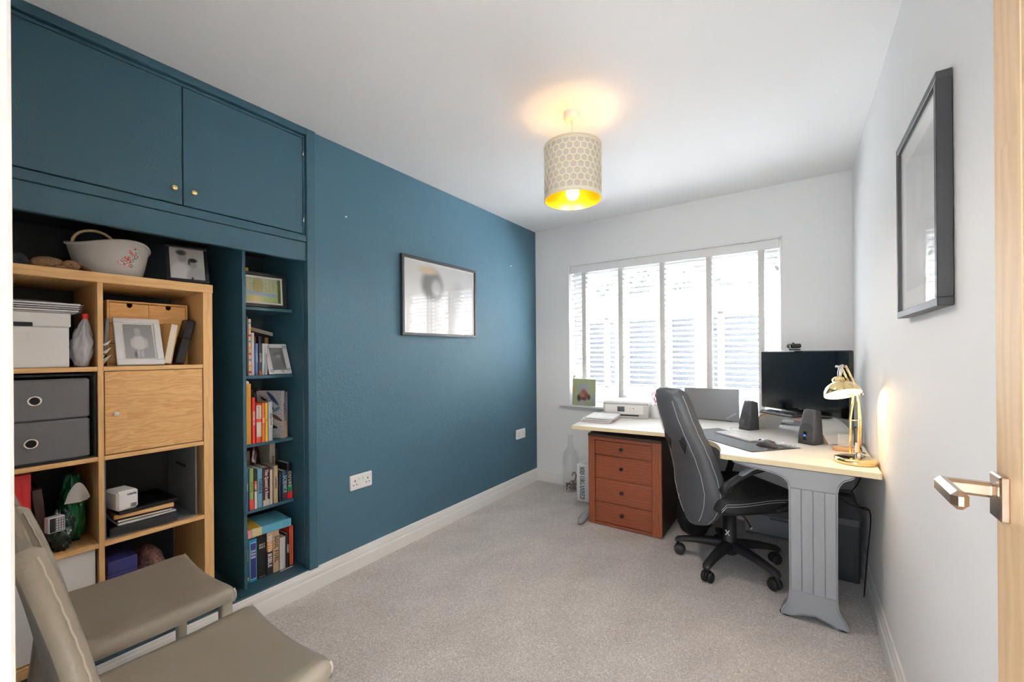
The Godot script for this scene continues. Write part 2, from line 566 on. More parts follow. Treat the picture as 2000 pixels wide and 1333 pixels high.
# ---------------------------------------------------------------- window, blind, sill
func window() -> void:
	var x0 := -1.752
	var x1 := -0.086
	var y0 := 0.752
	var y1 := 2.036
	# white lining of the recess, with a thin bead proud of the wall
	var w := Node3D.new()
	w.name = "window_1"
	add_child(w)
	w.set_meta("kind", "structure")
	var z := -3.6
	put("reveal", bx(x0, x0 + 0.012, y0, y1, ZB - 0.2, ZB + 0.004, 0.002), M.frame_white, w)
	put("reveal", bx(x1 - 0.012, x1, y0, y1, ZB - 0.2, ZB + 0.004, 0.002), M.frame_white, w)
	put("reveal", bx(x0, x1, y1 - 0.012, y1, ZB - 0.2, ZB + 0.004, 0.002), M.frame_white, w)
	# frame bars: outer, mullions, then a sash round each opening light
	var st := mb()
	bx(x0 + 0.012, x1 - 0.012, y0 + 0.0, y0 + 0.07, z - 0.06, z, 0.006, st)
	bx(x0 + 0.012, x1 - 0.012, y1 - 0.07, y1 - 0.012, z - 0.06, z, 0.006, st)
	bx(x0 + 0.012, x0 + 0.07, y0 + 0.07, y1 - 0.07, z - 0.06, z, 0.006, st)
	bx(x1 - 0.07, x1 - 0.012, y0 + 0.07, y1 - 0.07, z - 0.06, z, 0.006, st)
	put("window_frame", st, M.frame_white, w)
	for mx: float in [-1.29, -0.927, -0.624]:
		put("mullion", bx(mx - 0.03, mx + 0.03, y0 + 0.07, y1 - 0.07, z - 0.06, z, 0.006), M.frame_white, w)
	var lights := [[x0 + 0.07, -1.32], [-1.26, -0.957], [-0.897, -0.654], [-0.594, x1 - 0.07]]
	for k in 4:
		var a: float = lights[k][0]
		var b: float = lights[k][1]
		var f := 0.028 if k < 3 else 0.04
		if k == 0:
			f = 0.07
		var s := mb()
		bx(a, a + f, y0 + 0.07, y1 - 0.07, z - 0.045, z + 0.008, 0.004, s)
		bx(b - 0.028, b, y0 + 0.07, y1 - 0.07, z - 0.045, z + 0.008, 0.004, s)
		bx(a, b, y0 + 0.07, y0 + 0.1, z - 0.045, z + 0.008, 0.004, s)
		bx(a, b, y1 - 0.1, y1 - 0.07, z - 0.045, z + 0.008, 0.004, s)
		var sash := put("sash", s, M.frame_white, w)
		put("pane", bx(a + 0.02, b - 0.02, y0 + 0.09, y1 - 0.09, z - 0.03, z - 0.024), M.window_glass, sash)
	# brass handle on the mullion
	var hd := smooth(mb())
	box(flat(hd), Vector3(-0.62, 1.16, z + 0.014), Vector3(0.024, 0.05, 0.01), 0.003)
	smooth(hd)
	tube(hd, [Vector3(-0.62, 1.16, z + 0.02), Vector3(-0.62, 1.16, z + 0.04), Vector3(-0.62, 1.13, z + 0.046), Vector3(-0.615, 1.06, z + 0.046)], 0.007, 10)
	lbl(put("handle", hd, M.brass, w), "brass window handle")
	# sill
	var sill := smooth(mb())
	var prof := [Vector2(-0.2, 0.0), Vector2(-0.2, -0.02), Vector2(0.035, -0.02), Vector2(0.044, -0.017), Vector2(0.048, -0.01), Vector2(0.044, -0.003), Vector2(0.035, 0.0)]
	flat(sill)
	var ra := []
	var rb := []
	for p: Vector2 in prof:
		ra.append(Vector3(x0 - 0.075, y0 + p.y, ZB + p.x))
		rb.append(Vector3(x1 + 0.06, y0 + p.y, ZB + p.x))
	ra.reverse()
	rb.reverse()
	loft(sill, [ra, rb])
	struct("windowsill", sill, M.gloss_white)

	# venetian blind hanging in the recess
	var b := thing("venetian_blind", "white slatted venetian blind with wide cloth tapes hanging in the window", "blind", Vector3((x0 + x1) / 2, y1 - 0.012, -3.515))
	var hw := (x1 - x0) / 2 - 0.016
	put("valance", bx(-hw, hw, -0.066, 0.0, 0.02, 0.03, 0.004), M.blind_white, b)
	put("headrail", bx(-hw + 0.004, hw - 0.004, -0.05, -0.002, -0.03, 0.018, 0.002), M.blind_white, b)
	var sm := mb()
	var prev := []
	var rings := []
	# a slightly crowned slat, lofted along its length
	for e in 2:
		var xx := -hw + 0.012 if e == 0 else hw - 0.012
		var ring := []
		for q in 9:
			var tt := -1.0 + q * 0.25
			ring.append(Vector3(xx, 0.0035 - 0.002 * tt * tt, tt * 0.025))
		for q in 9:
			var tt := 1.0 - q * 0.25
			ring.append(Vector3(xx, 0.0005 - 0.002 * tt * tt, tt * 0.025))
		ring.reverse()
		rings.append(ring)
	loft(sm, rings)
	sm.generate_normals()
	var slat_mesh := sm.commit()
	var ny := 28
	for k in ny:
		var s := MeshInstance3D.new()
		s.name = numbered("slat", b)
		s.mesh = slat_mesh
		s.material_override = M.blind_white
		b.add_child(s, true)
		s.position = Vector3(0, -0.092 - k * 0.0425, 0)
		s.rotation_degrees.x = -19.0
	var yb := -0.092 - ny * 0.0425
	put("bottom_rail", bx(-hw + 0.012, hw - 0.012, yb - 0.02, yb, -0.025, 0.025, 0.004), M.blind_white, b)
	for cx: float in [-1.599, -1.257, -0.908, -0.559, -0.215]:
		var tp := mb()
		for zz: float in [0.0262, -0.0272]:
			bx(cx - b.position.x - 0.019, cx - b.position.x + 0.019, yb - 0.004, -0.05, zz, zz + 0.001, 0.0, tp)
		put("tape", tp, M.tape, b)
	# cords and tassels
	for side: Array in [[0.79, -0.19], [-0.775, -1.0]]:
		var cd := mb()
		rod(cd, Vector3(side[0], -0.05, 0.034), Vector3(side[0], side[1], 0.034), 0.0012, 6)
		rod(cd, Vector3(side[0] + 0.02, -0.05, 0.034), Vector3(side[0] + 0.02, -1.0, 0.034), 0.0012, 6)
		var c := put("cord", cd, M.blind_white, b)
		var ts := smooth(mb())
		lathe(ts, [Vector2(0, -0.04), Vector2(0.009, -0.038), Vector2(0.011, -0.02), Vector2(0.005, -0.004), Vector2(0, 0)], 14, Transform3D(Basis(Vector3(0, 0, 1), 0.5 if side[0] > 0 else 0.0), Vector3(side[0], side[1], 0.036)))
		put("tassel", ts, M.plastic_white if side[0] > 0 else M.nickel, c)

# ---------------------------------------------------------------- what the window looks on to
func outdoors() -> void:
	mat("paving", rgb(150, 150, 146), 0.95)
	mat("render_dark", rgb(8, 12, 18), 0.8)
	mat("slate", rgb(84, 98, 122), 0.7)
	mat("render_white", rgb(235, 234, 230), 0.85)
	mat("dark_glass", rgb(5, 10, 19), 0.5, 0.0, {"metallic_specular": 0.1})
	mat("leaf", rgb(28, 40, 24), 0.8)
	struct("ground", bx(-12, 10, -0.32, -0.2, -22, ZB - t_out()), M.paving)
	# the neighbours' white glazed garden room
	var g := thing("garden_room", "white framed flat roofed garden room with dark glass seen through the blind", "building", Vector3(-1.5, -0.2, -7.2))
	put("plinth", bx(-4.2, 4.2, 0, 0.75, -3.0, 0, 0.01), M.render_white, g)
	put("wall", bx(-4.2, 4.2, 0.75, 2.06, -3.0, -0.12), M.render_dark, g)
	put("fascia", bx(-4.3, 4.3, 2.06, 2.34, -3.1, 0.12, 0.02), M.render_white, g)
	put("roof", bx(-4.2, 4.2, 2.34, 2.4, -3.0, 0.02, 0.01), M.slate, g)
	var n := 9
	for i in n:
		var a := -4.2 + i * 8.4 / n
		var b := a + 8.4 / n
		var f := mb()
		bx(a, a + 0.09, 0.75, 2.06, -0.1, 0.02, 0.005, f)
		bx(a, b, 0.75, 0.83, -0.1, 0.02, 0.005, f)
		bx(a, b, 1.97, 2.06, -0.1, 0.02, 0.005, f)
		var fr := put("window", f, M.render_white, g)
		put("pane", bx(a + 0.08, b, 0.8, 2.0, -0.08, -0.06), M.dark_glass, fr)
	# small trees beyond it
	var names := ["leftmost small tree showing over the garden room roof", "second small tree from the left over the garden room roof", "middle small tree over the garden room roof", "second small tree from the right over the garden room roof", "rightmost small tree showing over the garden room roof"]
	for i in 5:
		var t := thing("tree", names[i], "tree", Vector3(-6.4 + i * 2.0 + 0.3 * (i % 2), -0.2, -12.2 - 0.6 * (i % 3)), 0.0, "trees beyond the garden room")
		var hgt := 3.45 + 0.25 * ((i * 2) % 3)
		var tk := smooth(mb())
		tube(tk, [Vector3(0, 0, 0), Vector3(0.1, hgt * 0.4, 0), Vector3(-0.05, hgt * 0.8, 0.1)], [0.14, 0.1, 0.04], 10)
		put("trunk", tk, M.teak_dark, t)
		var lm := mb()
		quad(lm, Vector3(0, 0, 0), Vector3(0.05, 0.07, 0.01), Vector3(0, 0.16, 0.02), Vector3(-0.05, 0.07, 0.01))
		lm.generate_normals()
		var mm := MultiMesh.new()
		mm.transform_format = MultiMesh.TRANSFORM_3D
		mm.mesh = lm.commit()
		var cnt := 2600
		mm.instance_count = cnt
		for k in cnt:
			var d := Vector3(rng.randfn(), rng.randfn() * 0.8, rng.randfn()).normalized() * pow(rng.randf(), 0.4)
			var lump := 1.0 + 0.2 * sin(d.x * 7.0 + i) * cos(d.y * 6.0)
			mm.set_instance_transform(k, Transform3D(Basis.from_euler(Vector3(rng.randf() * TAU, rng.randf() * TAU, rng.randf() * TAU)).scaled(Vector3.ONE * rng.randf_range(1.0, 2.0)), Vector3(0, hgt - 1.35, 0) + d * Vector3(1.35, 1.3, 1.2) * lump))
		var mi := MultiMeshInstance3D.new()
		mi.name = "foliage"
		mi.multimesh = mm
		mi.material_override = M.leaf
		mi.set_meta("kind", "stuff")
		t.add_child(mi, true)

func t_out() -> float:
	return 0.28

# ---------------------------------------------------------------- unseen landing behind the camera, its window and lamps added as fill
func hall() -> void:
	struct("wall_hall", bx(-1.22, -1.1, 0, H, 0.06, 1.5), M.wall_white)
	struct("wall_hall", bx(1.3, 1.42, 0, H, 0.06, 1.5), M.wall_white)
	# wide landing window, added out of view so sky light fills the room
	struct("wall_hall", bx(-1.22, 1.42, 0, 0.3, 1.5, 1.6), M.wall_white)
	struct("wall_hall", bx(-1.22, 1.42, 2.25, H, 1.5, 1.6), M.wall_white)
	var w2 := Node3D.new()
	w2.name = "window_2"
	add_child(w2)
	w2.set_meta("kind", "structure")
	var ws := mb()
	for x: float in [-1.1, -0.3, 0.5, 1.24]:
		bx(x, x + 0.06, 0.3, 2.25, 1.52, 1.58, 0.004, ws)
	bx(-1.1, 1.3, 0.3, 0.36, 1.52, 1.58, 0.004, ws)
	bx(-1.1, 1.3, 2.19, 2.25, 1.52, 1.58, 0.004, ws)
	put("window_frame", ws, M.frame_white, w2)
	put("pane", bx(-1.08, 1.28, 0.34, 2.21, 1.545, 1.55), M.window_glass, w2)
	struct("ground", bx(-12, 12, -0.32, -0.2, 1.7, 18), M.paving)  # added ground outside the landing window, bounces daylight in
	var l := thing("added_ceiling_light", "added unseen round opal fill light on the landing ceiling", "light", Vector3(-0.8, H, 0.85))  # added lamp behind the camera, fills the room through the doorway
	var s := smooth(mb())
	lathe(s, [Vector2(0, -0.07), Vector2(0.1, -0.062), Vector2(0.15, -0.035), Vector2(0.16, 0.0)], 32)
	put("shade", s, M.opal, l)
	var o := OmniLight3D.new()
	o.name = "landing_fill_light"
	o.position = Vector3(0, -0.13, 0)
	o.light_energy = HALL_FILL
	o.light_color = Color(1.0, 0.96, 0.9)
	o.light_size = 0.1
	o.omni_range = 8.0
	o.omni_attenuation = 2.0
	o.shadow_enabled = true
	l.add_child(o)
	# added fill, out of view: spots whose bounce off the carpet lights the room ceiling
	for x: float in [-0.72, 0.78]:
		var d := thing("added_downlight", "added unseen recessed fill light in the landing ceiling " + ("left of the doorway" if x < 0 else "right of the doorway"), "light", Vector3(x, H, 0.8))
		var ring := smooth(mb())
		lathe(ring, [Vector2(0.03, -0.002), Vector2(0.034, -0.006), Vector2(0.044, -0.006), Vector2(0.046, 0.0)], 32)
		put("bezel", ring, M.plastic_white, d)
		var lens := mb()
		lathe(lens, [Vector2(0, -0.003), Vector2(0.031, -0.003)], 24)
		put("lamp_face", lens, M.opal, d)
		var sl := SpotLight3D.new()
		sl.name = "landing_fill_spot"
		sl.position = Vector3(0, -0.02, 0)
		sl.rotation_degrees.x = -90
		sl.light_energy = LANDING_FILL * (0.2 if x < 0 else 1.0)
		sl.light_color = Color(0.96, 0.98, 1.0)
		sl.spot_angle = 33
		sl.spot_angle_attenuation = 0.6
		sl.spot_range = 8.0
		sl.spot_attenuation = 2.0
		sl.light_size = 0.03
		sl.shadow_enabled = true
		d.add_child(sl)

const HALL_FILL := 0.3
const LANDING_FILL := 130.0

# ---------------------------------------------------------------- fitted cupboard over the alcove
func fitted_cupboard() -> void:
	var c := thing("fitted_cupboard", "dark teal fitted wall cupboard with two overhead doors above an open alcove", "cupboard", Vector3(XL, 0, -0.65))
	var W: StandardMaterial3D = M.teal_wood
	put("stile", bx(XL - 0.03, XL + 0.014, 0.112, H, -1.226, -1.178, 0.002), W, c, true)
	put("top_rail", bx(XL - 0.03, XL + 0.014, 2.366, H, -1.178, ZF, 0.002), W, c, true)
	put("lower_rail", bx(XL - 0.024, XL + 0.008, 1.812, 1.848, -1.178, ZF, 0.002), W, c, true)
	put("lower_rail", bx(XL - 0.024, XL + 0.002, 1.714, 1.8105, -1.178, ZF, 0.002), W, c, true)
	var lip := mb()
	bx(XL - 0.03, XL - 0.002, 1.85, 2.363, -1.175, -1.167, 0.001, lip)
	bx(XL - 0.03, XL - 0.002, 2.349, 2.363, -1.167, ZF, 0.001, lip)
	put("door_lining", lip, W, c, true)
	for d: Array in [[ZF, -0.6545, -0.622], [-0.6575, -1.1645, -0.689]]:
		var dr := put("door", bx(XL - 0.02, XL - 0.001, 1.855, 2.346, d[1], d[0], 0.002), W, c, true)
		var k := smooth(mb())
		lathe(k, [Vector2(0.007, 0), Vector2(0.005, 0.004), Vector2(0.005, 0.012), Vector2(0.011, 0.017), Vector2(0.0115, 0.022), Vector2(0.008, 0.025), Vector2(0, 0.026)], 20, Transform3D(Basis(Vector3(0, 0, 1), -PI / 2), Vector3(XL, 1.912, d[2])))
		var kn := put("knob", k, M.brass, dr)
		lbl(kn, "small round brass knob")
	for y: float in [2.268, 1.924]:
		var hg := smooth(mb())
		rod(hg, Vector3(XL + 0.001, y - 0.03, -1.166), Vector3(XL + 0.001, y + 0.03, -1.166), 0.005, 10)
		var hh := put("hinge", hg, W, c, true)
		var ch := smooth(mb())
		rod(ch, Vector3(XL + 0.004, y - 0.012, -1.1655), Vector3(XL + 0.004, y + 0.014, -1.1655), 0.0035, 8)
		put("hinge_pin", ch, M.chrome, hh)
	# carcase round the alcove
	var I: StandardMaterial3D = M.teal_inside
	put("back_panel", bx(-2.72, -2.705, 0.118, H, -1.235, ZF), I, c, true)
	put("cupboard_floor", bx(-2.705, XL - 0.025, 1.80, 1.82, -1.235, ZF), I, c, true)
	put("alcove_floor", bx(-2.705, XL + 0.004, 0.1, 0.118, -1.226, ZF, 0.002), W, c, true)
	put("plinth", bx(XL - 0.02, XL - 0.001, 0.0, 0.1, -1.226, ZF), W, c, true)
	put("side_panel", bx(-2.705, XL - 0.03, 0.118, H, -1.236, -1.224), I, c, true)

# ---------------------------------------------------------------- the open door
func door() -> void:
	var d := Node3D.new()
	d.name = "door_1"
	add_child(d)
	d.set_meta("kind", "structure")
	var xf := 0.227
	put("slab", bx(xf + 0.003, xf + 0.042, 0.008, 1.985, -0.86, -0.1), M.oak_veneer, d)
	var z := -0.86
	for w: float in [0.087, 0.196, 0.196, 0.196, 0.085]:
		put("plank", bx(xf, xf + 0.006, 0.008, 1.985, z, minf(z + w - 0.0015, -0.1), 0.0015), M.oak_veneer, d)
		z += w
	# square-edged lever handle
	var h := mb()
	bx(xf - 0.010, xf, 1.003, 1.063, -0.848, -0.811, 0.002, h)
	var rose := lbl(put("handle_rose", h, M.nickel, d), "brushed nickel square handle plate")
	var l := mb()
	bx(0.163, xf - 0.009, 1.030, 1.050, -0.842, -0.826, 0.004, l)
	bx(0.160, 0.177, 1.027, 1.051, -0.842, -0.752, 0.006, l)
	lbl(put("lever", l, M.nickel, rose), "brushed nickel lever handle")

# ---------------------------------------------------------------- pendant lamp
func pendant() -> void:
	mat("lattice", rgb(226, 216, 190), 0.6)
	mat("liner", rgb(196, 186, 172), 0.6)
	mat("gold", rgb(255, 212, 60), 0.3, 1.0)
	mat("bulb_glow", rgb(255, 240, 210), 0.4, 0.0, {"emission_enabled": true, "emission": Color(1.0, 0.86, 0.6), "emission_energy_multiplier": 9.0})
	var R := 0.139
	var y0 := 1.974
	var y1 := 2.233
	var p := thing("pendant_lamp", "beige honeycomb drum pendant lamp with gold lining hanging from the ceiling", "lamp", Vector3(-0.902, 2.4, -1.849))
	var o := Vector3(0, -2.4, 0)
	var st := smooth(mb())
	lathe(st, [Vector2(0, -0.036), Vector2(0.03, -0.036), Vector2(0.036, -0.034), Vector2(0.0405, -0.026), Vector2(0.0405, 0.0)], 36)
	put("ceiling_rose", st, M.plastic_white, p)
	st = smooth(mb())
	lathe(st, [Vector2(0, -0.046), Vector2(0.008, -0.044), Vector2(0.008, -0.036)], 16)
	rod(st, Vector3(0, -0.04, 0), Vector3(0, y1 - 2.4 - 0.02, 0), 0.0032, 10)
	put("cord", st, M.plastic_white, p)
	# tilted a touch, as it hangs
	var tilt := Transform3D(Basis(Vector3(0.5658, 0, 0.8245).cross(Vector3.UP).normalized(), 0.0), o)
	# pierced outer sleeve
	var n := 26
	var w := TAU * R / n
	var row := w * 0.8660254
	var ro := w / sqrt(3.0)
	var ri := ro * 0.80
	var lat := mb()
	var at := func(s: float, y: float, rr: float) -> Vector3:
		var a := s / R
		return tilt * Vector3(rr * cos(a), y, -rr * sin(a))
	var yb := y0 + 0.031
	for j in 8:
		for i in n:
			var cs := (i + (0.5 if j & 1 else 0.0)) * w
			var cy := yb + j * row
			for k in 6:
				var a0 := PI / 6 + k * PI / 3
				var a1 := a0 + PI / 3
				var o0 := [cs + ro * cos(a0), cy + ro * sin(a0)]
				var o1 := [cs + ro * cos(a1), cy + ro * sin(a1)]
				var i0 := [cs + ri * cos(a0), cy + ri * sin(a0)]
				var i1 := [cs + ri * cos(a1), cy + ri * sin(a1)]
				quad(lat, at.call(o0[0], o0[1], R), at.call(o1[0], o1[1], R), at.call(i1[0], i1[1], R), at.call(i0[0], i0[1], R))
				quad(lat, at.call(i0[0], i0[1], R), at.call(i1[0], i1[1], R), at.call(i1[0], i1[1], R - 0.003), at.call(i0[0], i0[1], R - 0.003))
	var lt := smooth(mb())
	var seg := 72
	lathe(lt, [Vector2(R - 0.004, y0), Vector2(R + 0.0004, y0), Vector2(R + 0.0004, y0 + 0.018)], seg, tilt)
	var lt2 := smooth(mb())
	lathe(lt2, [Vector2(R + 0.0004, y1 - 0.018), Vector2(R + 0.0004, y1), Vector2(R - 0.004, y1)], seg, tilt)
	var sh := put("shade", lat, M.lattice, p)
	put("shade_band", lt, M.lattice, sh)
	put("shade_band", lt2, M.lattice, sh)
	var ln := smooth(mb())
	lathe(ln, [Vector2(R - 0.003, y0), Vector2(R - 0.003, y1)], seg, tilt)
	put("shade_liner", ln, M.liner, sh)
	var gi := smooth(mb())
	lathe(gi, [Vector2(R - 0.004, y1), Vector2(R - 0.004, y0)], seg, tilt)
	lbl(put("shade_lining", gi, M.gold, sh), "shiny gold lining inside the shade")
	var sp := mb()
	for k in 3:
		var a := TAU * k / 3 + 0.4
		rod(sp, tilt * Vector3(0.02 * cos(a), y1 - 0.03, 0.02 * sin(a)), tilt * Vector3((R - 0.004) * cos(a), y1 - 0.006, (R - 0.004) * sin(a)), 0.002, 6)
	put("shade_spider", sp, M.plastic_white, p)
	var hl := smooth(mb())
	lathe(hl, [Vector2(0, y1 - 0.12), Vector2(0.019, y1 - 0.12), Vector2(0.02, y1 - 0.06), Vector2(0.012, y1 - 0.03), Vector2(0, y1 - 0.02)], 20, tilt)
	put("lampholder", hl, M.plastic_white, p)
	var bl := smooth(mb())
	var pr := []
	for k in 13:
		var a := -PI / 2 + PI * k / 12.0
		pr.append(Vector2(0.033 * cos(a), 2.008 + 0.033 * sin(a)) if k < 10 else Vector2(maxf(0.013, 0.033 * cos(a)), 2.008 + 0.033 * sin(a) + (k - 9) * 0.014))
	pr[0].x = 0.0
	pr.append(Vector2(0.013, y1 - 0.118))
	lathe(bl, pr, 24, tilt)
	lbl(put("bulb", bl, M.bulb_glow, p), "lit warm white globe bulb")
	var l := OmniLight3D.new()
	l.name = "pendant_light"
	l.position = Vector3(0, 2.008 - 2.4, 0)
	l.light_color = Color(1.0, 0.84, 0.6)
	l.light_energy = PENDANT
	l.light_size = 0.05
	l.omni_range = 8.0
	l.omni_attenuation = 2.0
	l.shadow_enabled = true
	p.add_child(l)
	var sl := SpotLight3D.new()
	sl.name = "pendant_downlight"
	sl.position = Vector3(0, 2.0 - 2.4, 0)
	sl.rotation_degrees.x = -90
	sl.light_color = Color(1.0, 0.97, 0.94)
	sl.light_energy = DOWN
	sl.spot_angle = 82
	sl.spot_angle_attenuation = 0.3
	sl.spot_range = 8.0
	sl.spot_attenuation = 2.0
	sl.light_size = 0.05
	sl.shadow_enabled = true
	p.add_child(sl)

const DOWN := 0.35
const PENDANT := 0.035

# ---------------------------------------------------------------- pictures, sockets, plugs on the walls
func frame_parts(o: Node3D, x_wall: float, out: float, z0: float, z1: float, y0: float, y1: float, bw: float, dep: float, fm: Material, print_tex: Texture2D, mount: float) -> void:
	# a box-section frame on the plane x = x_wall, its face turned to out (+1 or -1)
	var st := mb()
	var xa := x_wall + out * 0.002
	var xb := x_wall + out * dep
	bx(xa, xb, y0, y0 + bw, z0, z1, 0.0015, st)
	bx(xa, xb, y1 - bw, y1, z0, z1, 0.0015, st)
	bx(xa, xb, y0 + bw, y1 - bw, z0, z0 + bw, 0.0015, st)
	bx(xa, xb, y0 + bw, y1 - bw, z1 - bw, z1, 0.0015, st)
	put("frame", st, fm, o, true)
	put("mount", bx(xa, x_wall + out * (dep - 0.012), y0 + bw, y1 - bw, z0 + bw, z1 - bw), M.mount, o, true)
	var pm := StandardMaterial3D.new()
	pm.resource_name = "print"
	pm.albedo_texture = print_tex
	pm.roughness = 0.7
	var q := mb()
	var xp := x_wall + out * (dep - 0.0115)
	var a := Vector3(xp, y0 + mount, z1 - mount)
	var b := Vector3(xp, y0 + mount, z0 + mount)
	if out < 0:
		var t := a
		a = b
		b = t
	uvquad(q, a, b, Vector3(xp, y1 - mount, b.z), Vector3(xp, y1 - mount, a.z))
	put("print", q, pm, o, true)
	put("glass", bx(x_wall + out * (dep - 0.007), x_wall + out * (dep - 0.005), y0 + bw * 0.8, y1 - bw * 0.8, z0 + bw * 0.8, z1 - bw * 0.8), M.glass, o, true)

func wall_things() -> void:
	mat("frame_black", rgb(24, 24, 26), 0.45)
	var f := thing("framed_picture", "black framed blurred grey portrait print hanging on the teal wall", "picture", Vector3(XL, 1.61, -2.16))
	var G := func(v: float) -> Color: return Color(v, v, v)
	frame_parts(f, XL, 1.0, -2.531, -1.792, 1.351, 1.874, 0.018, 0.028, M.frame_black, blob_tex(150, 106, Color(0.86, 0.86, 0.86), Color(0.92, 0.92, 0.92), [
		[0.36, 0.30, 0.17, 0.26, G.call(0.42), 0.45], [0.42, 0.34, 0.09, 0.16, G.call(0.78), 0.6], [0.76, 0.36, 0.13, 0.22, G.call(0.80), 0.7], [0.7, 0.6, 0.22, 0.3, G.call(0.78), 0.8], [0.9, 0.45, 0.05, 0.4, G.call(0.84), 0.8], [0.45, 0.75, 0.3, 0.2, G.call(0.86), 0.8], [0.3, 0.1, 0.15, 0.08, Color(0.85, 0.76, 0.6), 0.7]]), 0.03)
	var g := thing("framed_picture", "black framed pale print behind glass hanging on the white wall by the door", "picture", Vector3(XR, 1.6, -1.58))
	frame_parts(g, XR, -1.0, -1.815, -1.345, 1.332, 1.872, 0.02, 0.03, M.frame_black, blob_tex(96, 128, Color(0.74, 0.75, 0.76), Color(0.78, 0.79, 0.8), [[0.5, 0.45, 0.25, 0.5, G.call(0.7), 0.7], [0.5, 0.3, 0.16, 0.25, G.call(0.82), 0.8], [0.5, 0.8, 0.3, 0.2, G.call(0.83), 0.8]]), 0.075)
	socket(Vector3(XL, 0.497, -1.492), "white double wall socket on the teal wall nearer the bookcase")
	socket(Vector3(XL, 0.492, -3.178), "white double wall socket on the teal wall by the far corner")
	for q: Array in [[2.006, -1.41, "small pale wall plug in the teal wall above the nearer socket"], [2.003, -3.045, "small pale wall plug in the teal wall near the window corner"]]:
		var st := smooth(mb())
		lathe(st, [Vector2(0.0045, 0), Vector2(0.0045, 0.004), Vector2(0.002, 0.005), Vector2(0.002, 0.012), Vector2(0, 0.012)], 12, Transform3D(Basis(Vector3(0, 0, 1), -PI / 2), Vector3.ZERO))
		var o := put("wall_plug", st, M.plastic_white)
		o.position = Vector3(XL, q[0], q[1])
		tag(o, q[2], "wall plug", "wall plugs in the teal wall")

func socket(at: Vector3, label: String) -> void:
	var s := thing("wall_socket", label, "socket", at, 0.0, "double wall sockets")
	put("faceplate", bx(0, 0.012, -0.043, 0.043, -0.0735, 0.0735, 0.004), M.plastic_white, s)
	for sg: float in [-1.0, 1.0]:
		put("switch", bx(0.011, 0.016, 0.008, 0.026, sg * 0.013 - 0.007, sg * 0.013 + 0.007, 0.0015), M.gloss_white, s)
		var pins := mb()
		bx(0.0118, 0.0124, 0.004, 0.014, sg * 0.042 - 0.003, sg * 0.042 + 0.003, 0.0, pins)
		bx(0.0118, 0.0124, -0.016, -0.011, sg * 0.042 - 0.014, sg * 0.042 - 0.007, 0.0, pins)
		bx(0.0118, 0.0124, -0.016, -0.011, sg * 0.042 + 0.007, sg * 0.042 + 0.014, 0.0, pins)
		put("pin_holes", pins, M.black_matt, s)

# ---------------------------------------------------------------- oak cube shelving in the alcove
const UX := -2.2
const UB := -2.59

func knob_at(called: String, at: Vector3, r: float, m: Material, parent: Node, world := true) -> MeshInstance3D:
	var k := smooth(mb())
	lathe(k, [Vector2(r * 0.5, 0), Vector2(r * 0.45, r * 0.7), Vector2(r, r * 1.3), Vector2(r, r * 1.7), Vector2(r * 0.7, r * 2.0), Vector2(0, r * 2.05)], 18, Transform3D(Basis(Vector3(0, 0, 1), -PI / 2), at))
	var o := put(called, k, m, parent)
	if world:
		var root: Node = parent
		while root.get_parent() != self:
			root = root.get_parent()
		o.transform = (root as Node3D).transform.affine_inverse() if parent == root else Transform3D.IDENTITY
	return o

func shelf_unit() -> void:
	var u := thing("cube_shelf_unit", "oak cube shelving unit two columns wide standing in the teal alcove", "shelf unit", Vector3(UX, 0.118, -0.42))
	put("side", bx(UB, UX, 0.156, 1.513, -0.7945, -0.758, 0.0012), M.oak_v, u, true)
	put("side", bx(UB, UX, 0.156, 1.513, -0.09, -0.053, 0.0012), M.oak_v, u, true)
	put("top", bx(UB, UX + 0.001, 1.5135, 1.551, -0.7965, -0.051, 0.0012), M.oak_h, u, true)
	put("base", bx(UB, UX, 0.119, 0.1555, -0.7945, -0.053, 0.0012), M.oak_h, u, true)
	put("upright", bx(UB, UX - 0.001, 0.156, 1.513, -0.432, -0.416, 0.0008), M.oak_v, u, true)
	for y: float in [1.19, 0.846, 0.515]:
		put("shelf", bx(UB, UX - 0.0015, y - 0.017, y, -0.7575, -0.4325, 0.0008), M.oak_h, u, true)
		put("shelf", bx(UB, UX - 0.0015, y - 0.017, y, -0.4155, -0.0905, 0.0008), M.oak_h, u, true)
	var d := lbl(put("door", bx(UX - 0.019, UX - 0.003, 0.849, 1.1705, -0.755, -0.4355, 0.0012), M.oak_door, u, true), "oak door with bold cathedral grain")
	knob_at("knob", Vector3(UX - 0.003, 1.005, -0.466), 0.008, M.plastic_white, d)
	var w := lbl(put("door", bx(UX - 0.03, UX - 0.014, 0.16, 0.4955, -0.408, -0.095, 0.0012), M.plastic_white, u, true), "plain white door")
	var ch := mb()
	bx(UB + 0.01, UX - 0.031, 0.16, 0.4955, -0.410, -0.406, 0, ch)
	put("door_carcase", ch, M.plastic_white, w)

# ---------------------------------------------------------------- what stands on and in it
func photo_mat(t: Texture2D, rough := 0.5) -> StandardMaterial3D:
	var m := StandardMaterial3D.new()
	m.resource_name = "photo"
	m.albedo_texture = t
	m.roughness = rough
	return m

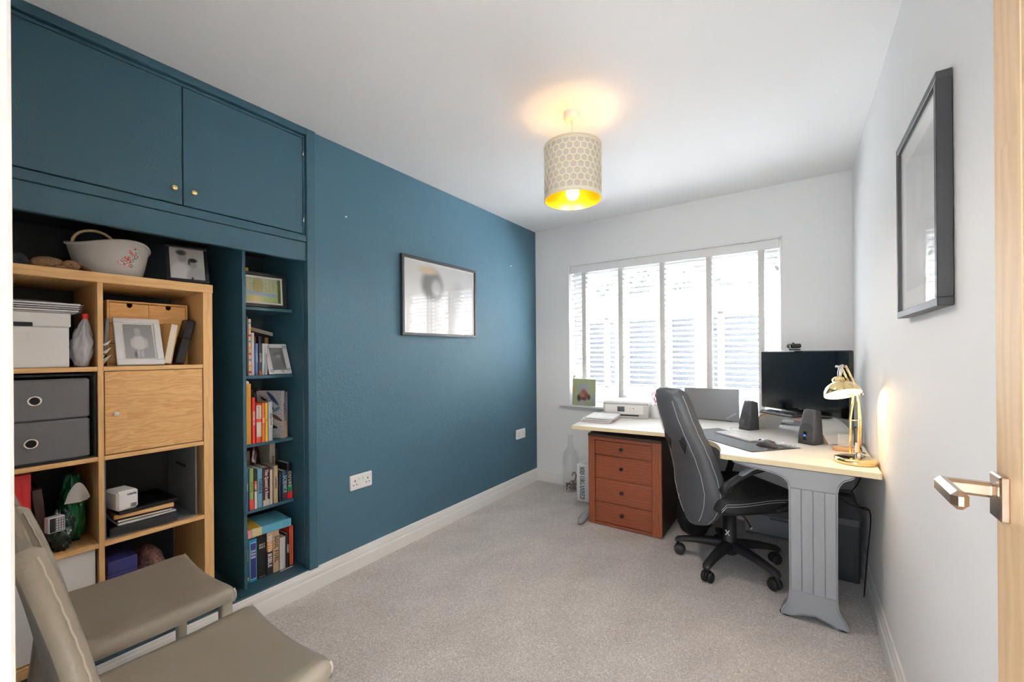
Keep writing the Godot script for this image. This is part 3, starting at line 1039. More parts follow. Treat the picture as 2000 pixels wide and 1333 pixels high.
# a standing picture frame, local: width along x, face to +z, bottom edge at y 0, leaning back by lean degrees
func stand_frame(o: Node3D, w: float, h: float, bw: float, dep: float, fm: Material, tex: Texture2D, lean: float, inner := 0.0) -> Node3D:
	var xf := Transform3D(Basis(Vector3.RIGHT, deg_to_rad(-lean)), Vector3.ZERO)
	var st := mb()
	box(st, Vector3(0, bw / 2, 0), Vector3(w, bw, dep), 0.002, xf)
	box(st, Vector3(0, h - bw / 2, 0), Vector3(w, bw, dep), 0.002, xf)
	box(st, Vector3(-w / 2 + bw / 2, h / 2, 0), Vector3(bw, h - 2 * bw, dep), 0.002, xf)
	box(st, Vector3(w / 2 - bw / 2, h / 2, 0), Vector3(bw, h - 2 * bw, dep), 0.002, xf)
	put("frame", st, fm, o)
	var bk := box(mb(), Vector3(0, h / 2, -dep * 0.2), Vector3(w - bw, h - bw, dep * 0.3), 0.0, xf)
	put("backing", bk, M.mount if inner > 0.0 else M.black_matt, o)
	var q := mb()
	var e := bw + inner
	uvquad(q, xf * Vector3(-w / 2 + e, e, dep * 0.1), xf * Vector3(w / 2 - e, e, dep * 0.1), xf * Vector3(w / 2 - e, h - e, dep * 0.1), xf * Vector3(-w / 2 + e, h - e, dep * 0.1))
	put("photograph", q, photo_mat(tex, 0.25), o)
	# strut
	var s := mb()
	var top := xf * Vector3(0, h * 0.6, -dep * 0.5)
	var foot := Vector3(0, 0.003, top.z - h * 0.22)
	loft(s, [sring(foot, Vector3(w * 0.12, 0, 0), Vector3(0, 0, 0.003), 8, 6.0), sring(top, Vector3(w * 0.1, 0, 0), Vector3(0, 0, 0.003), 8, 6.0)])
	put("strut", s, M.black_matt, o)
	return o

func lumpy(c: Vector3, rad: Vector3, amp: float, freq: float, sd: int, floor_y := -1e9, nu := 40, nv := 26, p := 2.0) -> SurfaceTool:
	var st := smooth(mb())
	var nn := noise(freq, 3, sd)
	skin(st, func(u: float, v: float) -> Vector3:
		var a := u * TAU
		var b := -PI / 2 + PI * clampf(v, 0.012, 0.988)
		var d := Vector3(cos(b) * cos(a), sin(b), -cos(b) * sin(a))
		var k := 1.0 + amp * nn.get_noise_3d(d.x * 10, d.y * 10, d.z * 10)
		var e := Vector3(signf(d.x) * pow(absf(d.x), 2.0 / p), signf(d.y) * pow(absf(d.y), 2.0 / p), signf(d.z) * pow(absf(d.z), 2.0 / p))
		var q := c + e * rad * k
		return Vector3(q.x, maxf(q.y, floor_y), q.z), nu, nv)
	return st

func unit_contents() -> void:
	var G := func(v: float) -> Color: return Color(v, v, v)
	mat("felt_grey", rgb(196, 190, 182), 0.95, 0.0, {"rim_enabled": true, "rim": 0.2, "normal_enabled": true, "normal_scale": 0.4, "normal_texture": noise_tex(256, 0.2, Color.BLACK, Color.WHITE, 2, 14, true, 4.0), "uv1_triplanar": true, "uv1_scale": Vector3(6, 6, 6)})
	mat("rope", rgb(206, 176, 132), 0.9)
	mat("paint_v", Color.WHITE, 0.7, 0.0, {"vertex_color_use_as_albedo": true})
	mat("rabbit_fur", Color.WHITE, 0.9, 0.0, {"albedo_texture": noise_tex(128, 0.12, rgb(96, 68, 44), rgb(190, 150, 110), 4, 6), "uv1_triplanar": true, "uv1_scale": Vector3(9, 9, 9)})
	mat("grey_fabric", Color.WHITE, 0.95, 0.0, {"albedo_texture": noise_tex(256, 0.35, rgb(96, 96, 98), rgb(132, 132, 134), 3, 16), "uv1_triplanar": true, "uv1_scale": Vector3(5, 5, 5)})
	mat("grey_fabric_dark", rgb(40, 40, 42), 0.95)
	mat("clear_bag", Color(0.93, 0.94, 0.95, 0.45), 0.3, 0.0, {"transparency": BaseMaterial3D.TRANSPARENCY_ALPHA})
	mat("green_bag", rgb(8, 92, 58), 0.22, 0.0, {"normal_enabled": true, "normal_scale": 0.8, "normal_texture": noise_tex(256, 0.02, Color.BLACK, Color.WHITE, 4, 33, true, 8.0), "uv1_triplanar": true, "uv1_scale": Vector3(3, 3, 3)})
	mat("dark_bag", rgb(16, 42, 34), 0.2, 0.0, {"normal_enabled": true, "normal_scale": 0.8, "normal_texture": noise_tex(256, 0.02, Color.BLACK, Color.WHITE, 4, 35, true, 8.0), "uv1_triplanar": true, "uv1_scale": Vector3(3, 3, 3)})
	mat("red_card", rgb(176, 24, 28), 0.5)
	mat("dark_brown", rgb(38, 14, 14), 0.45)
	mat("grey_card", rgb(104, 106, 110), 0.6)
	mat("navy", rgb(34, 34, 92), 0.5)
	mat("lilac", rgb(176, 164, 212), 0.6)
	mat("teal_card", rgb(20, 116, 112), 0.6)
	mat("pale_grey", rgb(206, 206, 210), 0.6)
	mat("yellow_card", rgb(206, 158, 92), 0.6)
	mat("cream", rgb(238, 232, 214), 0.7)
	mat("red_tie", rgb(214, 44, 40), 0.5)

	# -- on top
	var b := thing("felt_basket", "soft grey felt basket with a floral rabbit motif on top of the oak shelving", "basket", Vector3(-2.335, 1.552, -0.482))
	var bs := func(u: float, v: float) -> Vector3:
		var a := u * TAU
		var r := lerpf(0.092, 0.124, pow(v, 0.7)) * (1.0 + 0.03 * sin(a * 3.0 + 1.0) * v)
		var y := v * (0.128 + 0.014 * sin(a * 2.0 + 0.6))
		return Vector3(r * 0.95 * cos(a), y, -r * sin(a))
	var st := smooth(mb())
	skin(st, bs, 48, 10, false)
	lathe(st, [Vector2(0, 0.001), Vector2(0.09, 0.001)], 24)
	var body := put("body", st, M.felt_grey, b)
	var rim := []
	for k in 49:
		rim.append(bs.call(k / 48.0, 1.0))
	st = smooth(mb())
	tube(st, rim, 0.006, 8, false)
	put("rim", st, M.felt_grey, body)
	for sg: float in [1.0]:
		st = smooth(mb())
		var pth := []
		for k in 13:
			var a := PI * k / 12.0
			pth.append(Vector3(0.045 if sg > 0 else -0.09, 0.118 + 0.056 * sin(a), 0.055 + 0.062 * cos(a) * 1.0))
		tube(st, pth, 0.0085, 10, true, 0.6)
		put("handle", st, M.rope, b)
	# rabbit motif made of small felt petals sewn on the side that faces the room
	st = mb()
	var rr := RandomNumberGenerator.new()
	rr.seed = 4
	var cols := [Color(0.75, 0.04, 0.08), Color(0.8, 0.1, 0.15), Color(0.12, 0.5, 0.5), Color(0.85, 0.85, 0.82), Color(0.15, 0.45, 0.12), Color(0.5, 0.02, 0.06)]
	var inside := func(p: Vector2) -> bool:
		return Vector2((p.x + 0.008) / 0.020, p.y / 0.017).length() < 1.0 or Vector2((p.x - 0.017) / 0.009, (p.y - 0.020) / 0.009).length() < 1.0 or Vector2((p.x - 0.012 - (p.y - 0.035) * 0.0) / 0.004, (p.y - 0.037) / 0.012).length() < 1.0 or Vector2((p.x - 0.002 - (p.y - 0.028) * -0.7) / 0.0035, (p.y - 0.030) / 0.009).length() < 1.0 or Vector2((p.x - 0.008) / 0.006, (p.y + 0.016) / 0.004).length() < 1.0 or Vector2((p.x + 0.032) / 0.006, (p.y + 0.006) / 0.005).length() < 1.0
	for i in 1300:
		var p := Vector2(rr.randf_range(-0.04, 0.03), rr.randf_range(-0.022, 0.05))
		if not inside.call(p):
			continue
		var v := (p.y + 0.055) / 0.128
		var u0 := 0.055 + p.x / (TAU * 0.112)
		var c: Vector3 = bs.call(fposmod(u0, 1.0), v)
		var nrm := Vector3(c.x, 0.02, c.z).normalized()
		var sd := nrm.cross(Vector3.UP).normalized()
		var up := sd.cross(nrm)
		c += nrm * rr.randf_range(0.0012, 0.0018)
		var q := rr.randf_range(0.002, 0.0036)
		st.set_color(cols[rr.randi() % cols.size()])
		for k in 6:
			var a0 := TAU * k / 6
			var a1 := TAU * (k + 1) / 6
			tri(st, c, c + (-sd * cos(a0) + up * sin(a0)) * q, c + (-sd * cos(a1) + up * sin(a1)) * q)
	lbl(put("rabbit_motif", st, M.paint_v, b), "red, green and teal floral rabbit motif")

	var rb := thing("rabbit_ornament", "small brown sleeping rabbit ornament lying beside the felt basket", "ornament", Vector3(-2.25, 1.552, -0.335))
	st = smooth(mb())
	st.append_from(lumpy(Vector3(-0.02, 0.022, 0.035), Vector3(0.03, 0.024, 0.045), 0.03, 0.2, 3, 0.0, 28, 18).commit(), 0, Transform3D.IDENTITY)
	st.append_from(lumpy(Vector3(0.0, 0.020, -0.020), Vector3(0.02, 0.020, 0.026), 0.02, 0.2, 4, 0.0, 24, 16).commit(), 0, Transform3D.IDENTITY)
	st.append_from(lumpy(Vector3(0.016, 0.006, 0.01), Vector3(0.02, 0.007, 0.018), 0.02, 0.2, 5, 0.0, 18, 10).commit(), 0, Transform3D.IDENTITY)
	st.append_from(lumpy(Vector3(-0.035, 0.012, 0.085), Vector3(0.012, 0.011, 0.012), 0.02, 0.2, 7, 0.0, 14, 8).commit(), 0, Transform3D.IDENTITY)
	put("body", st, M.rabbit_fur, rb)
	for e: Array in [[0.006, -0.046, 0.2], [-0.016, -0.042, -0.2]]:
		st = smooth(mb())
		tube(st, [Vector3(e[0], 0.032, -0.022), Vector3(e[0] + 0.004, 0.026, e[1]), Vector3(e[0] + 0.006, 0.009, e[1] - 0.022), Vector3(e[0] + 0.004, 0.004, e[1] - 0.03)], [0.004, 0.009, 0.009, 0.003], 10, true, 0.45)
		put("ear", st, M.rabbit_fur, rb)
	st = smooth(mb())
	tube(st, [Vector3(0.0185, 0.022, -0.014), Vector3(0.0205, 0.0195, -0.02), Vector3(0.0185, 0.021, -0.027)], 0.0009, 6)
	put("closed_eye", st, M.black_matt, rb)

	var cl := thing("dark_cloth", "dark crumpled cloth at the left end of the oak shelving top", "cloth", Vector3(-2.3, 1.552, -0.2))
	put("fold", lumpy(Vector3(0, 0.02, 0), Vector3(0.09, 0.035, 0.055), 0.35, 0.12, 12, 0.0), M.black_matt, cl)

	var fp := thing("framed_photograph", "black photo frame with a monochrome couple on top of the oak shelving", "photo frame", Vector3(-2.225, 1.555, -0.714), 80.0)
	stand_frame(fp, 0.152, 0.186, 0.014, 0.014, M.frame_black, blob_tex(80, 100, Color(0.72, 0.70, 0.68), Color(0.8, 0.79, 0.77), [
		[0.3, 0.9, 0.3, 0.5, G.call(0.86), 0.3], [0.75, 0.95, 0.32, 0.42, G.call(0.70), 0.3], [0.36, 0.30, 0.15, 0.19, G.call(0.62), 0.35], [0.34, 0.15, 0.17, 0.1, G.call(0.22), 0.5], [0.66, 0.50, 0.13, 0.15, G.call(0.62), 0.35], [0.66, 0.37, 0.15, 0.08, G.call(0.2), 0.5], [0.55, 0.45, 0.04, 0.1, G.call(0.25), 0.6], [0.62, 0.98, 0.04, 0.08, G.call(0.2), 0.6]]), 22.0)

	# -- row 1, left
	var wb := thing("storage_box", "white lidded storage box with a dark hand slot under the pile of folders", "box", Vector3(-2.38, 1.191, -0.22))
	put("body", bx(-0.16, 0.168, 0, 0.146, -0.123, 0.123, 0.003), M.plastic_white, wb)
	put("lid", bx(-0.164, 0.173, 0.146, 0.198, -0.127, 0.127, 0.004), M.plastic_white, wb)
	put("hand_slot", bx(0.167, 0.1735, 0.146, 0.162, -0.035, 0.035, 0.002), M.black_matt, wb)
	var lh := mb()
	bx(0.167, 0.171, 0.125, 0.128, -0.03, 0.03, 0, lh)
	bx(0.167, 0.171, 0.098, 0.101, -0.03, 0.03, 0, lh)
	bx(0.167, 0.171, 0.101, 0.125, -0.03, -0.027, 0, lh)
	bx(0.167, 0.171, 0.101, 0.125, 0.027, 0.03, 0, lh)
	put("label_holder", lh, M.plastic_white, wb)
	var y := 1.3895
	var fl := [["teal", M.teal_card, 0.004, "teal plastic wallet at the bottom of the pile on the white box"], ["white", M.paper, 0.009, "thick white document wallet above the teal one on the white box"], ["lilac", M.lilac, 0.006, "lilac folder in the middle of the pile on the white box"], ["grey", M.pale_grey, 0.007, "pale grey plastic wallet under the topmost on the white box"], ["white", M.paper, 0.011, "topmost white plastic wallet on the pile on the white box"]]
	for i in fl.size():
		var e: Array = fl[i]
		var f := thing("document_wallet", e[3], "folder", Vector3(-2.36 + 0.004 * (i % 2), y, -0.238 - 0.002 * i), -0.8 + 0.8 * (i % 3), "folders piled on the white box")
		var hh: float = e[2]
		st = smooth(mb())
		var kk := i
		var ff := func(u: float, v: float, top: bool) -> Vector3:
			var s := sin(u * PI)
			return Vector3(-0.15 + 0.31 * v, (hh * (0.25 + 0.75 * s) if top else 0.0) + 0.006 * (0.5 + 0.5 * sin(u * 5.0 + kk)) * v * 0.0, 0.135 - 0.27 * u)
		sheet(st, func(u: float, v: float) -> Vector3: return ff.call(u, 1.0 - v, true), 10, 4)
		put("cover", st, e[1], f)
		put("sheets", bx(-0.149, 0.158, 0.0003, hh * 0.6, -0.125, 0.125), M.paper, f)
		y += hh + 0.0006
	var pb := thing("plastic_bag", "clear plastic bag tied with red beside the white storage box", "bag", Vector3(-2.245, 1.191, -0.3825))
	st = smooth(mb())
	var nb := noise(0.25, 3, 44)
	skin(st, func(u: float, v: float) -> Vector3:
		var a := u * TAU
		var r := 0.030 * (sin(PI * pow(clampf(v * 0.97 + 0.02, 0, 1), 0.75)) * 0.85 + 0.15) * (1.0 + 0.25 * nb.get_noise_2d(u * 60.0, v * 20.0) + 0.12 * sin(a * 7.0 + v * 5.0))
		return Vector3(r * cos(a) * 1.3, 0.186 * v, -r * sin(a) - 0.012 * v * v + 0.004), 40, 24)
	put("film", st, M.clear_bag, pb)
	st = smooth(mb())
	tube(st, [Vector3(0, 0.004, 0.003), Vector3(0.004, 0.05, 0.0), Vector3(-0.004, 0.1, 0.002), Vector3(0, 0.155, -0.004)], [0.02, 0.024, 0.018, 0.006], 14)
	put("contents", st, M.pale_grey, pb)
	st = smooth(mb())
	lathe(st, [Vector2(0.004, 0.176), Vector2(0.008, 0.18), Vector2(0.008, 0.188), Vector2(0.011, 0.198), Vector2(0.006, 0.203), Vector2(0, 0.2)], 14, Transform3D(Basis.IDENTITY, Vector3(0, 0, -0.008)))
	put("tie", st, M.red_tie, pb)

	# -- row 1, right
	var mc := thing("mini_drawer_chest", "small birch chest of six little drawers at the back of the upper right cube", "drawer chest", Vector3(-2.45, 1.191, -0.605))
	var dx := 0.12
	st = mb()
	bx(-0.11, dx, 0, 0.008, -0.137, 0.137, 0.001, st)
	bx(-0.11, dx, 0.263, 0.271, -0.137, 0.137, 0.001, st)
	bx(-0.11, dx, 0.008, 0.263, 0.129, 0.137, 0.001, st)
	bx(-0.11, dx, 0.008, 0.263, -0.137, -0.129, 0.001, st)
	bx(-0.11, dx, 0.008, 0.263, -0.002, 0.002, 0.0, st)
	bx(-0.11, -0.105, 0.008, 0.263, -0.129, 0.129, 0.0, st)
	put("case", st, M.birch_h, mc)
	for r in 3:
		for cc in 2:
			var z0 := 0.003 if cc == 0 else -0.128
			var z1 := z0 + 0.125
			var yy := 0.009 + r * 0.0847
			# drawer front with a half-round finger notch
			var poly := PackedVector2Array([Vector2(z0, yy), Vector2(z1, yy), Vector2(z1, yy + 0.082)])
			var zc := (z0 + z1) / 2
			poly.append(Vector2(zc + 0.0095, yy + 0.082))
			for k in 9:
				var a := -PI * k / 8.0
				poly.append(Vector2(zc + 0.0095 * cos(a), yy + 0.074 + 0.0095 * sin(a)))
			poly.append(Vector2(zc - 0.0095, yy + 0.082))
			poly.append(Vector2(z0, yy + 0.082))
			st = mb()
			prism(st, poly, dx - 0.010, dx - 0.002, Transform3D(Basis(Vector3(0, 0, 1), Vector3(1, 0, 0), Vector3(0, 1, 0)), Vector3.ZERO))
			var dr := put("drawer", st, M.birch_h, mc)
			put("drawer_box", bx(-0.1, dx - 0.03, yy + 0.002, yy + 0.06, z0 + 0.003, z1 - 0.003), M.dark_brown, dr)
	var wf := thing("framed_photograph", "white photo frame with a monochrome toddler leaning in the upper right cube", "photo frame", Vector3(-2.215, 1.1945, -0.549), 86.0)
	stand_frame(wf, 0.148, 0.216, 0.022, 0.012, M.frame_white, blob_tex(80, 108, G.call(0.56), G.call(0.66), [
		[0.5, 0.5, 0.24, 0.2, G.call(0.86), 0.35], [0.5, 0.62, 0.27, 0.14, G.call(0.86), 0.35], [0.48, 0.25, 0.12, 0.12, G.call(0.7), 0.4], [0.47, 0.17, 0.13, 0.07, G.call(0.75), 0.5], [0.45, 0.85, 0.06, 0.14, G.call(0.78), 0.4], [0.58, 0.87, 0.06, 0.14, G.call(0.78), 0.4], [0.35, 0.88, 0.06, 0.12, G.call(0.42), 0.5], [0.27, 0.55, 0.07, 0.16, G.call(0.8), 0.4], [0.75, 0.55, 0.07, 0.16, G.call(0.8), 0.4]], 0.03), 27.0, 0.006)
	var yb := thing("notebook", "tan covered notebook with pale page edges leaning right of the white frame", "notebook", Vector3(-2.258, 1.195, -0.646))
	book_parts(yb, 0.03, 0.178, 0.06, M.yellow_card, "", M.cream, M.cream, true)
	yb.rotation_degrees = Vector3(-10, 14, 0)
	var kb := thing("box_file", "slim black box leaning against the right side of the upper right cube", "box", Vector3(-2.262, 1.1955, -0.69))
	put("case", bx(-0.06, 0.0, 0.0, 0.2, -0.017, 0.017, 0.003), M.black, kb)
	put("lid_edge", bx(-0.061, 0.0012, 0.112, 0.117, -0.0178, 0.0178), M.black_gloss, kb)
	kb.rotation_degrees = Vector3(-13, 0, 0)
	var bk := thing("magazine", "pale yellow edged booklet standing at the left of the birch chest", "booklet", Vector3(-2.33, 1.191, -0.452))
	book_parts(bk, 0.012, 0.29, 0.2, M.cream, "", M.paper, M.page, false)
	var gb := thing("bookend", "dark grey folded metal sheet at the left of the upper right cube", "bookend", Vector3(-2.235, 1.235, -0.441))
	put("plate", bx(-0.12, 0.0, 0.0, 0.145, -0.006, 0.004, 0.002), M.grey_card, gb)
	gb.rotation_degrees.x = -4.0
	var wing := thing("paper_decoration", "white scalloped paper decoration in the corner of the upper right cube", "decoration", Vector3(-2.22, 1.191, -0.4395))
	for k in 3:
		st = smooth(mb())
		var kk := float(k)
		sheet(st, func(u: float, v: float) -> Vector3: return Vector3(-0.03 * (1.0 - v) - 0.004 * kk, 0.002 + kk * 0.028 + 0.045 * v * (0.6 + 0.4 * sin(u * PI)), 0.004 - 0.022 * v * sin(u * PI) - 0.006 * u), 8, 6)
		put("scallop", st, M.paper, wing)

	# -- row 2, left: fabric drawer tower
	var fd := thing("fabric_drawer_unit", "grey fabric two drawer insert with ringed finger holes in the left cube", "fabric drawers", Vector3(-2.38, 0.846, -0.252))
	st = mb()
	bx(-0.17, 0.176, 0.0, 0.006, -0.16, 0.158, 0.002, st)
	bx(-0.17, 0.176, 0.312, 0.320, -0.16, 0.158, 0.003, st)
	bx(-0.17, 0.176, 0.0, 0.318, -0.16, -0.1535, 0.003, st)
	bx(-0.17, 0.176, 0.0, 0.318, 0.152, 0.158, 0.003, st)
	put("case", st, M.grey_fabric_dark, fd)
	for r in 2:
		var y0 := 0.007 + r * 0.149
		var zr := -0.144 - 0.004 * r
		st = mb()
		box(st, Vector3(0.02, y0 + 0.0735, 0.003), Vector3(0.3, 0.146, 0.292), 0.006)
		var dr := put("drawer", st, M.grey_fabric, fd)
		var ez := -0.005 if r == 1 else 0.004
		st = smooth(mb())
		var X := Transform3D(Basis(Vector3(0, 0, 1), -PI / 2), Vector3(0.17, y0 + 0.072, ez))
		lathe(st, [Vector2(0.0125, 0.0), Vector2(0.0125, 0.003), Vector2(0.016, 0.004), Vector2(0.0185, 0.002), Vector2(0.019, 0.0)], 28, X)
		put("eyelet", st, M.chrome, dr)
		st = mb()
		lathe(st, [Vector2(0.0125, 0.0015), Vector2(0, 0.0015)], 28, X)
		put("finger_hole", st, M.black_matt, dr)

	# -- row 3, left
	var rd := thing("lever_arch_file", "red file standing at the left of the third row cube", "file", Vector3(-2.24, 0.5156, -0.215))
	put("cover", bx(-0.28, 0.0, 0, 0.3, -0.036, 0.036, 0.002), M.red_card, rd)
	put("spine_edge", bx(-0.001, 0.002, 0.0, 0.3, 0.006, 0.012), M.dark_brown, rd)
	st = smooth(mb())
	lathe(st, [Vector2(0.005, 0), Vector2(0.005, 0.002), Vector2(0, 0.002)], 12, Transform3D(Basis(Vector3(0, 0, 1), -PI / 2), Vector3(0.0, 0.13, -0.015)))
	put("rivet", st, M.chrome, rd)
	var db := thing("document_box", "dark brown upright box between the red file and the green bags", "box", Vector3(-2.235, 0.5175, -0.284))
	put("case", bx(-0.24, 0.0, 0, 0.24, -0.012, 0.012, 0.002), M.dark_brown, db)
	db.rotation_degrees.x = 5.0
	var gbag := thing("plastic_bag", "glossy green plastic carrier bag with a white inside stuffed in the cube", "bag", Vector3(-2.33, 0.5156, -0.366))
	st = smooth(mb())
	var ng := noise(0.16, 4, 61)
	skin(st, func(u: float, v: float) -> Vector3:
		var a := u * TAU
		var b2 := -PI / 2 + PI * clampf(v, 0.01, 0.99)
		var d := Vector3(cos(b2) * cos(a), sin(b2), -cos(b2) * sin(a))
		var k := 1.0 + 0.26 * ng.get_noise_3d(d.x * 9, d.y * 9, d.z * 9) + 0.05 * sin(a * 9 + d.y * 6)
		return Vector3(d.x * 0.055 * k, maxf(0.001, 0.12 + d.y * 0.13 * k), d.z * 0.038 * k), 64, 40)
	put("body", st, M.green_bag, gbag)
	st = smooth(mb())
	sheet(st, func(u: float, v: float) -> Vector3: return Vector3(0.058 + 0.012 * sin(u * PI), 0.16 + 0.075 * v * sin(u * PI * 0.8 + 0.5), 0.03 - 0.06 * u - 0.01 * v), 10, 8)
	lbl(put("mouth", st, M.paper, gbag), "white inside of the folded bag mouth")
	var dbag := thing("plastic_bag", "dark green crumpled plastic bag behind the clear carton in the cube", "bag", Vector3(-2.246, 0.5156, -0.322))
	st = smooth(mb())
	skin(st, func(u: float, v: float) -> Vector3:
		var a := u * TAU
		var b2 := -PI / 2 + PI * clampf(v, 0.01, 0.99)
		var d := Vector3(cos(b2) * cos(a), sin(b2), -cos(b2) * sin(a))
		var k := 1.0 + 0.35 * ng.get_noise_3d(d.x * 11 + 30, d.y * 11, d.z * 11) + 0.05 * sin(a * 8 + d.y * 9)
		return Vector3(d.x * 0.032 * k, maxf(0.001, 0.07 + d.y * 0.075 * k), d.z * 0.034 * k), 64, 40)
	put("body", st, M.dark_bag, dbag)
	var cc2 := thing("carton", "small clear fronted carton with a printed lattice by the dark green bag", "carton", Vector3(-2.195, 0.59, -0.302), 12.0)
	put("case", bx(-0.03, 0.0, 0.0, 0.055, -0.026, 0.018, 0.002), M.pale_grey, cc2)
	st = mb()
	for k in 6:
		bx(0.0, 0.0012, 0.004 + k * 0.009, 0.0052 + k * 0.009, -0.024, -0.002, 0, st)
	for k in 4:
		bx(0.0, 0.0012, 0.004, 0.05, -0.023 + k * 0.007, -0.022 + k * 0.007, 0, st)
	put("printed_lattice", st, M.dark_brown, cc2)
	put("window_strip", bx(0.0, 0.0013, 0.003, 0.052, 0.0, 0.014), M.black_gloss, cc2)
	cc2.position.y = 0.6
	cc2.set_meta("label", "small clear fronted carton with a printed lattice resting on the dark green bag")

	# -- row 3, right
	var ins := thing("shelf_insert", "grey card box insert open at the front in the third row cube", "box insert", Vector3(-2.39, 0.5156, -0.595))
	put("side", bx(-0.17, 0.17, 0.0, 0.312, -0.142, -0.136, 0.001), M.grey_card, ins)
	put("base", bx(-0.17, 0.17, 0.0, 0.006, -0.136, 0.155, 0.001), M.grey_card, ins)
	put("back", bx(-0.17, -0.164, 0.006, 0.312, -0.136, 0.155), M.black_matt, ins)
	put("side", bx(-0.17, 0.17, 0.0, 0.312, 0.155, 0.16, 0.001), M.grey_card, ins)
	put("finger_slot", bx(-0.06, 0.06, 0.2, 0.212, -0.136, -0.1345), M.black_matt, ins)
	y = 0.5224
	var pile := [[0.034, M.black, 0.215, 0.27, -3.0, "black portfolio case at the bottom of the pile in the third row cube", "portfolio"], [0.008, M.pale_grey, 0.19, 0.25, 2.0, "thin pale pad above the black portfolio in the third row cube", "pad"], [0.012, M.black, 0.18, 0.24, -2.0, "slim black album under the wooden frame in the third row cube", "album"], [0.017, M.oak_h, 0.19, 0.23, -4.0, "pale wood edged picture frame lying in the third row pile", "frame"], [0.016, M.black_gloss, 0.2, 0.24, 3.0, "glossy black picture frame on top of the third row pile", "frame"]]
	for i in pile.size():
		var e: Array = pile[i]
		var o := thing(["portfolio", "writing_pad", "photo_album", "wooden_picture_frame", "picture_frame"][i], e[5], e[6], Vector3(-2.345, y, -0.562 - 0.002 * i), e[4])
		var w2: float = e[2]
		var l2: float = e[3]
		put("cover", bx(-l2 / 2, l2 / 2, 0, e[0], -w2 / 2, w2 / 2, 0.0025), e[1], o)
		if i == 0 or i == 2:
			put("pages", bx(-l2 / 2 + 0.003, l2 / 2 + 0.0006, e[0] * 0.25, e[0] * 0.75, -w2 / 2 + 0.004, w2 / 2 - 0.004), M.black_matt if i == 0 else M.page, o)
		elif i == 1:
			put("binding", bx(-l2 / 2 - 0.001, -l2 / 2 + 0.02, -0.0005, e[0] + 0.0008, -w2 / 2, w2 / 2, 0.001), M.black, o)
		else:
			put("glass", bx(-l2 / 2 + 0.02, l2 / 2 - 0.02, e[0] - 0.001, e[0] + 0.0006, -w2 / 2 + 0.02, w2 / 2 - 0.02), M.black_gloss, o)
		y += e[0] + 0.001
	var nk := thing("tissue_pack", "white film wrapped pack of tissues with a barcode on the dark pile", "tissue pack", Vector3(-2.262, y, -0.494), 10.0)
	st = mb()
	box(st, Vector3(0, 0.04, 0), Vector3(0.1, 0.078, 0.07), 0.008)
	put("pack", st, M.paper, nk)
	text("lettering", "100%", Vector3(0.0506, 0.062, -0.012), Basis(Vector3(0, 0, -1), Vector3.UP, Vector3.RIGHT), 0.009, M.navy, nk, "Droid Sans", true)
	st = mb()
	for k in 9:
		bx(0.05, 0.0506, 0.01, 0.024, -0.028 + k * 0.0022, -0.0272 + k * 0.0022 + 0.0004 * (k % 3), 0, st)
	put("barcode", st, M.black, nk)

	# -- row 4, right
	var bb := thing("blue_box", "navy blue cardboard box at the left of the bottom right cube", "box", Vector3(-2.36, 0.157, -0.485))
	put("case", bx(-0.15, 0.15, 0, 0.27, -0.045, 0.045, 0.003), M.navy, bb)
	put("lid_seam", bx(-0.151, 0.1515, 0.222, 0.224, -0.0457, 0.0457), M.black_matt, bb)
	var ft := thing("floral_pouch", "dark floral fabric pouch beside the navy box in the bottom cube", "pouch", Vector3(-2.35, 0.157, -0.6))
	mat("floral", Color.WHITE, 0.9, 0.0, {"albedo_texture": noise_tex(128, 0.06, rgb(20, 20, 26), rgb(196, 130, 110), 3, 77), "uv1_triplanar": true, "uv1_scale": Vector3(8, 8, 8)})
	put("body", lumpy(Vector3(0, 0.12, 0), Vector3(0.13, 0.125, 0.06), 0.12, 0.12, 9, 0.0), M.floral, ft)

# spine at local x = 0 facing +x, bottom at y = 0, thickness along z (centred), depth towards -x
func book_parts(o: Node3D, th: float, ht: float, dep: float, cover: Material, title: String, tm: Material, pages: Material, fore := false, across := false) -> void:
	var st := mb()
	var c := minf(0.0022, th * 0.2)
	var hs := th / 2
	if not fore:
		# rounded spine
		var ring0 := []
		var ring1 := []
		for k in 7:
			var a := -PI / 2 + PI * k / 6.0
			var p := Vector3(-0.004 + 0.004 * cos(a), 0, -hs * sin(a))
			ring0.append(p)
			ring1.append(p + Vector3(0, ht, 0))
		ring0.append(Vector3(-0.006, 0, -hs))
		ring0.append(Vector3(-0.006, 0, hs))
		ring1.append(Vector3(-0.006, ht, -hs))
		ring1.append(Vector3(-0.006, ht, hs))
		loft(st, [ring0, ring1])
		bx(-dep, -0.004, 0, ht, hs - c, hs, 0, st)
		bx(-dep, -0.004, 0, ht, -hs, -hs + c, 0, st)
	else:
		bx(-dep, 0, 0, ht, hs - c, hs, 0.0005, st)
		bx(-dep, 0, 0, ht, -hs, -hs + c, 0.0005, st)
		bx(-dep, -dep + 0.004, 0, ht, -hs, hs, 0.0005, st)
	put("cover", st, cover, o)
	var ins := 0.003 if ht > 0.1 else 0.001
	put("pages", bx(-dep + 0.004, -0.003 if fore else -0.005, ins, ht - ins, -hs + c, hs - c), pages, o)
	if title != "":
		var w := th * 0.62
		if across:
			text("lettering", title, Vector3(0.0006, ht * 0.8, 0), Basis(Vector3(0, 0, -1), Vector3.UP, Vector3.RIGHT), w * 0.5, tm, o, "Droid Serif", true, th * 0.8)
		else:
			text("lettering", title, Vector3(0.0006, ht * 0.55, 0), Basis(Vector3.DOWN, Vector3(0, 0, -1), Vector3.RIGHT), w, tm, o, "Droid Sans", true, ht * 0.78)

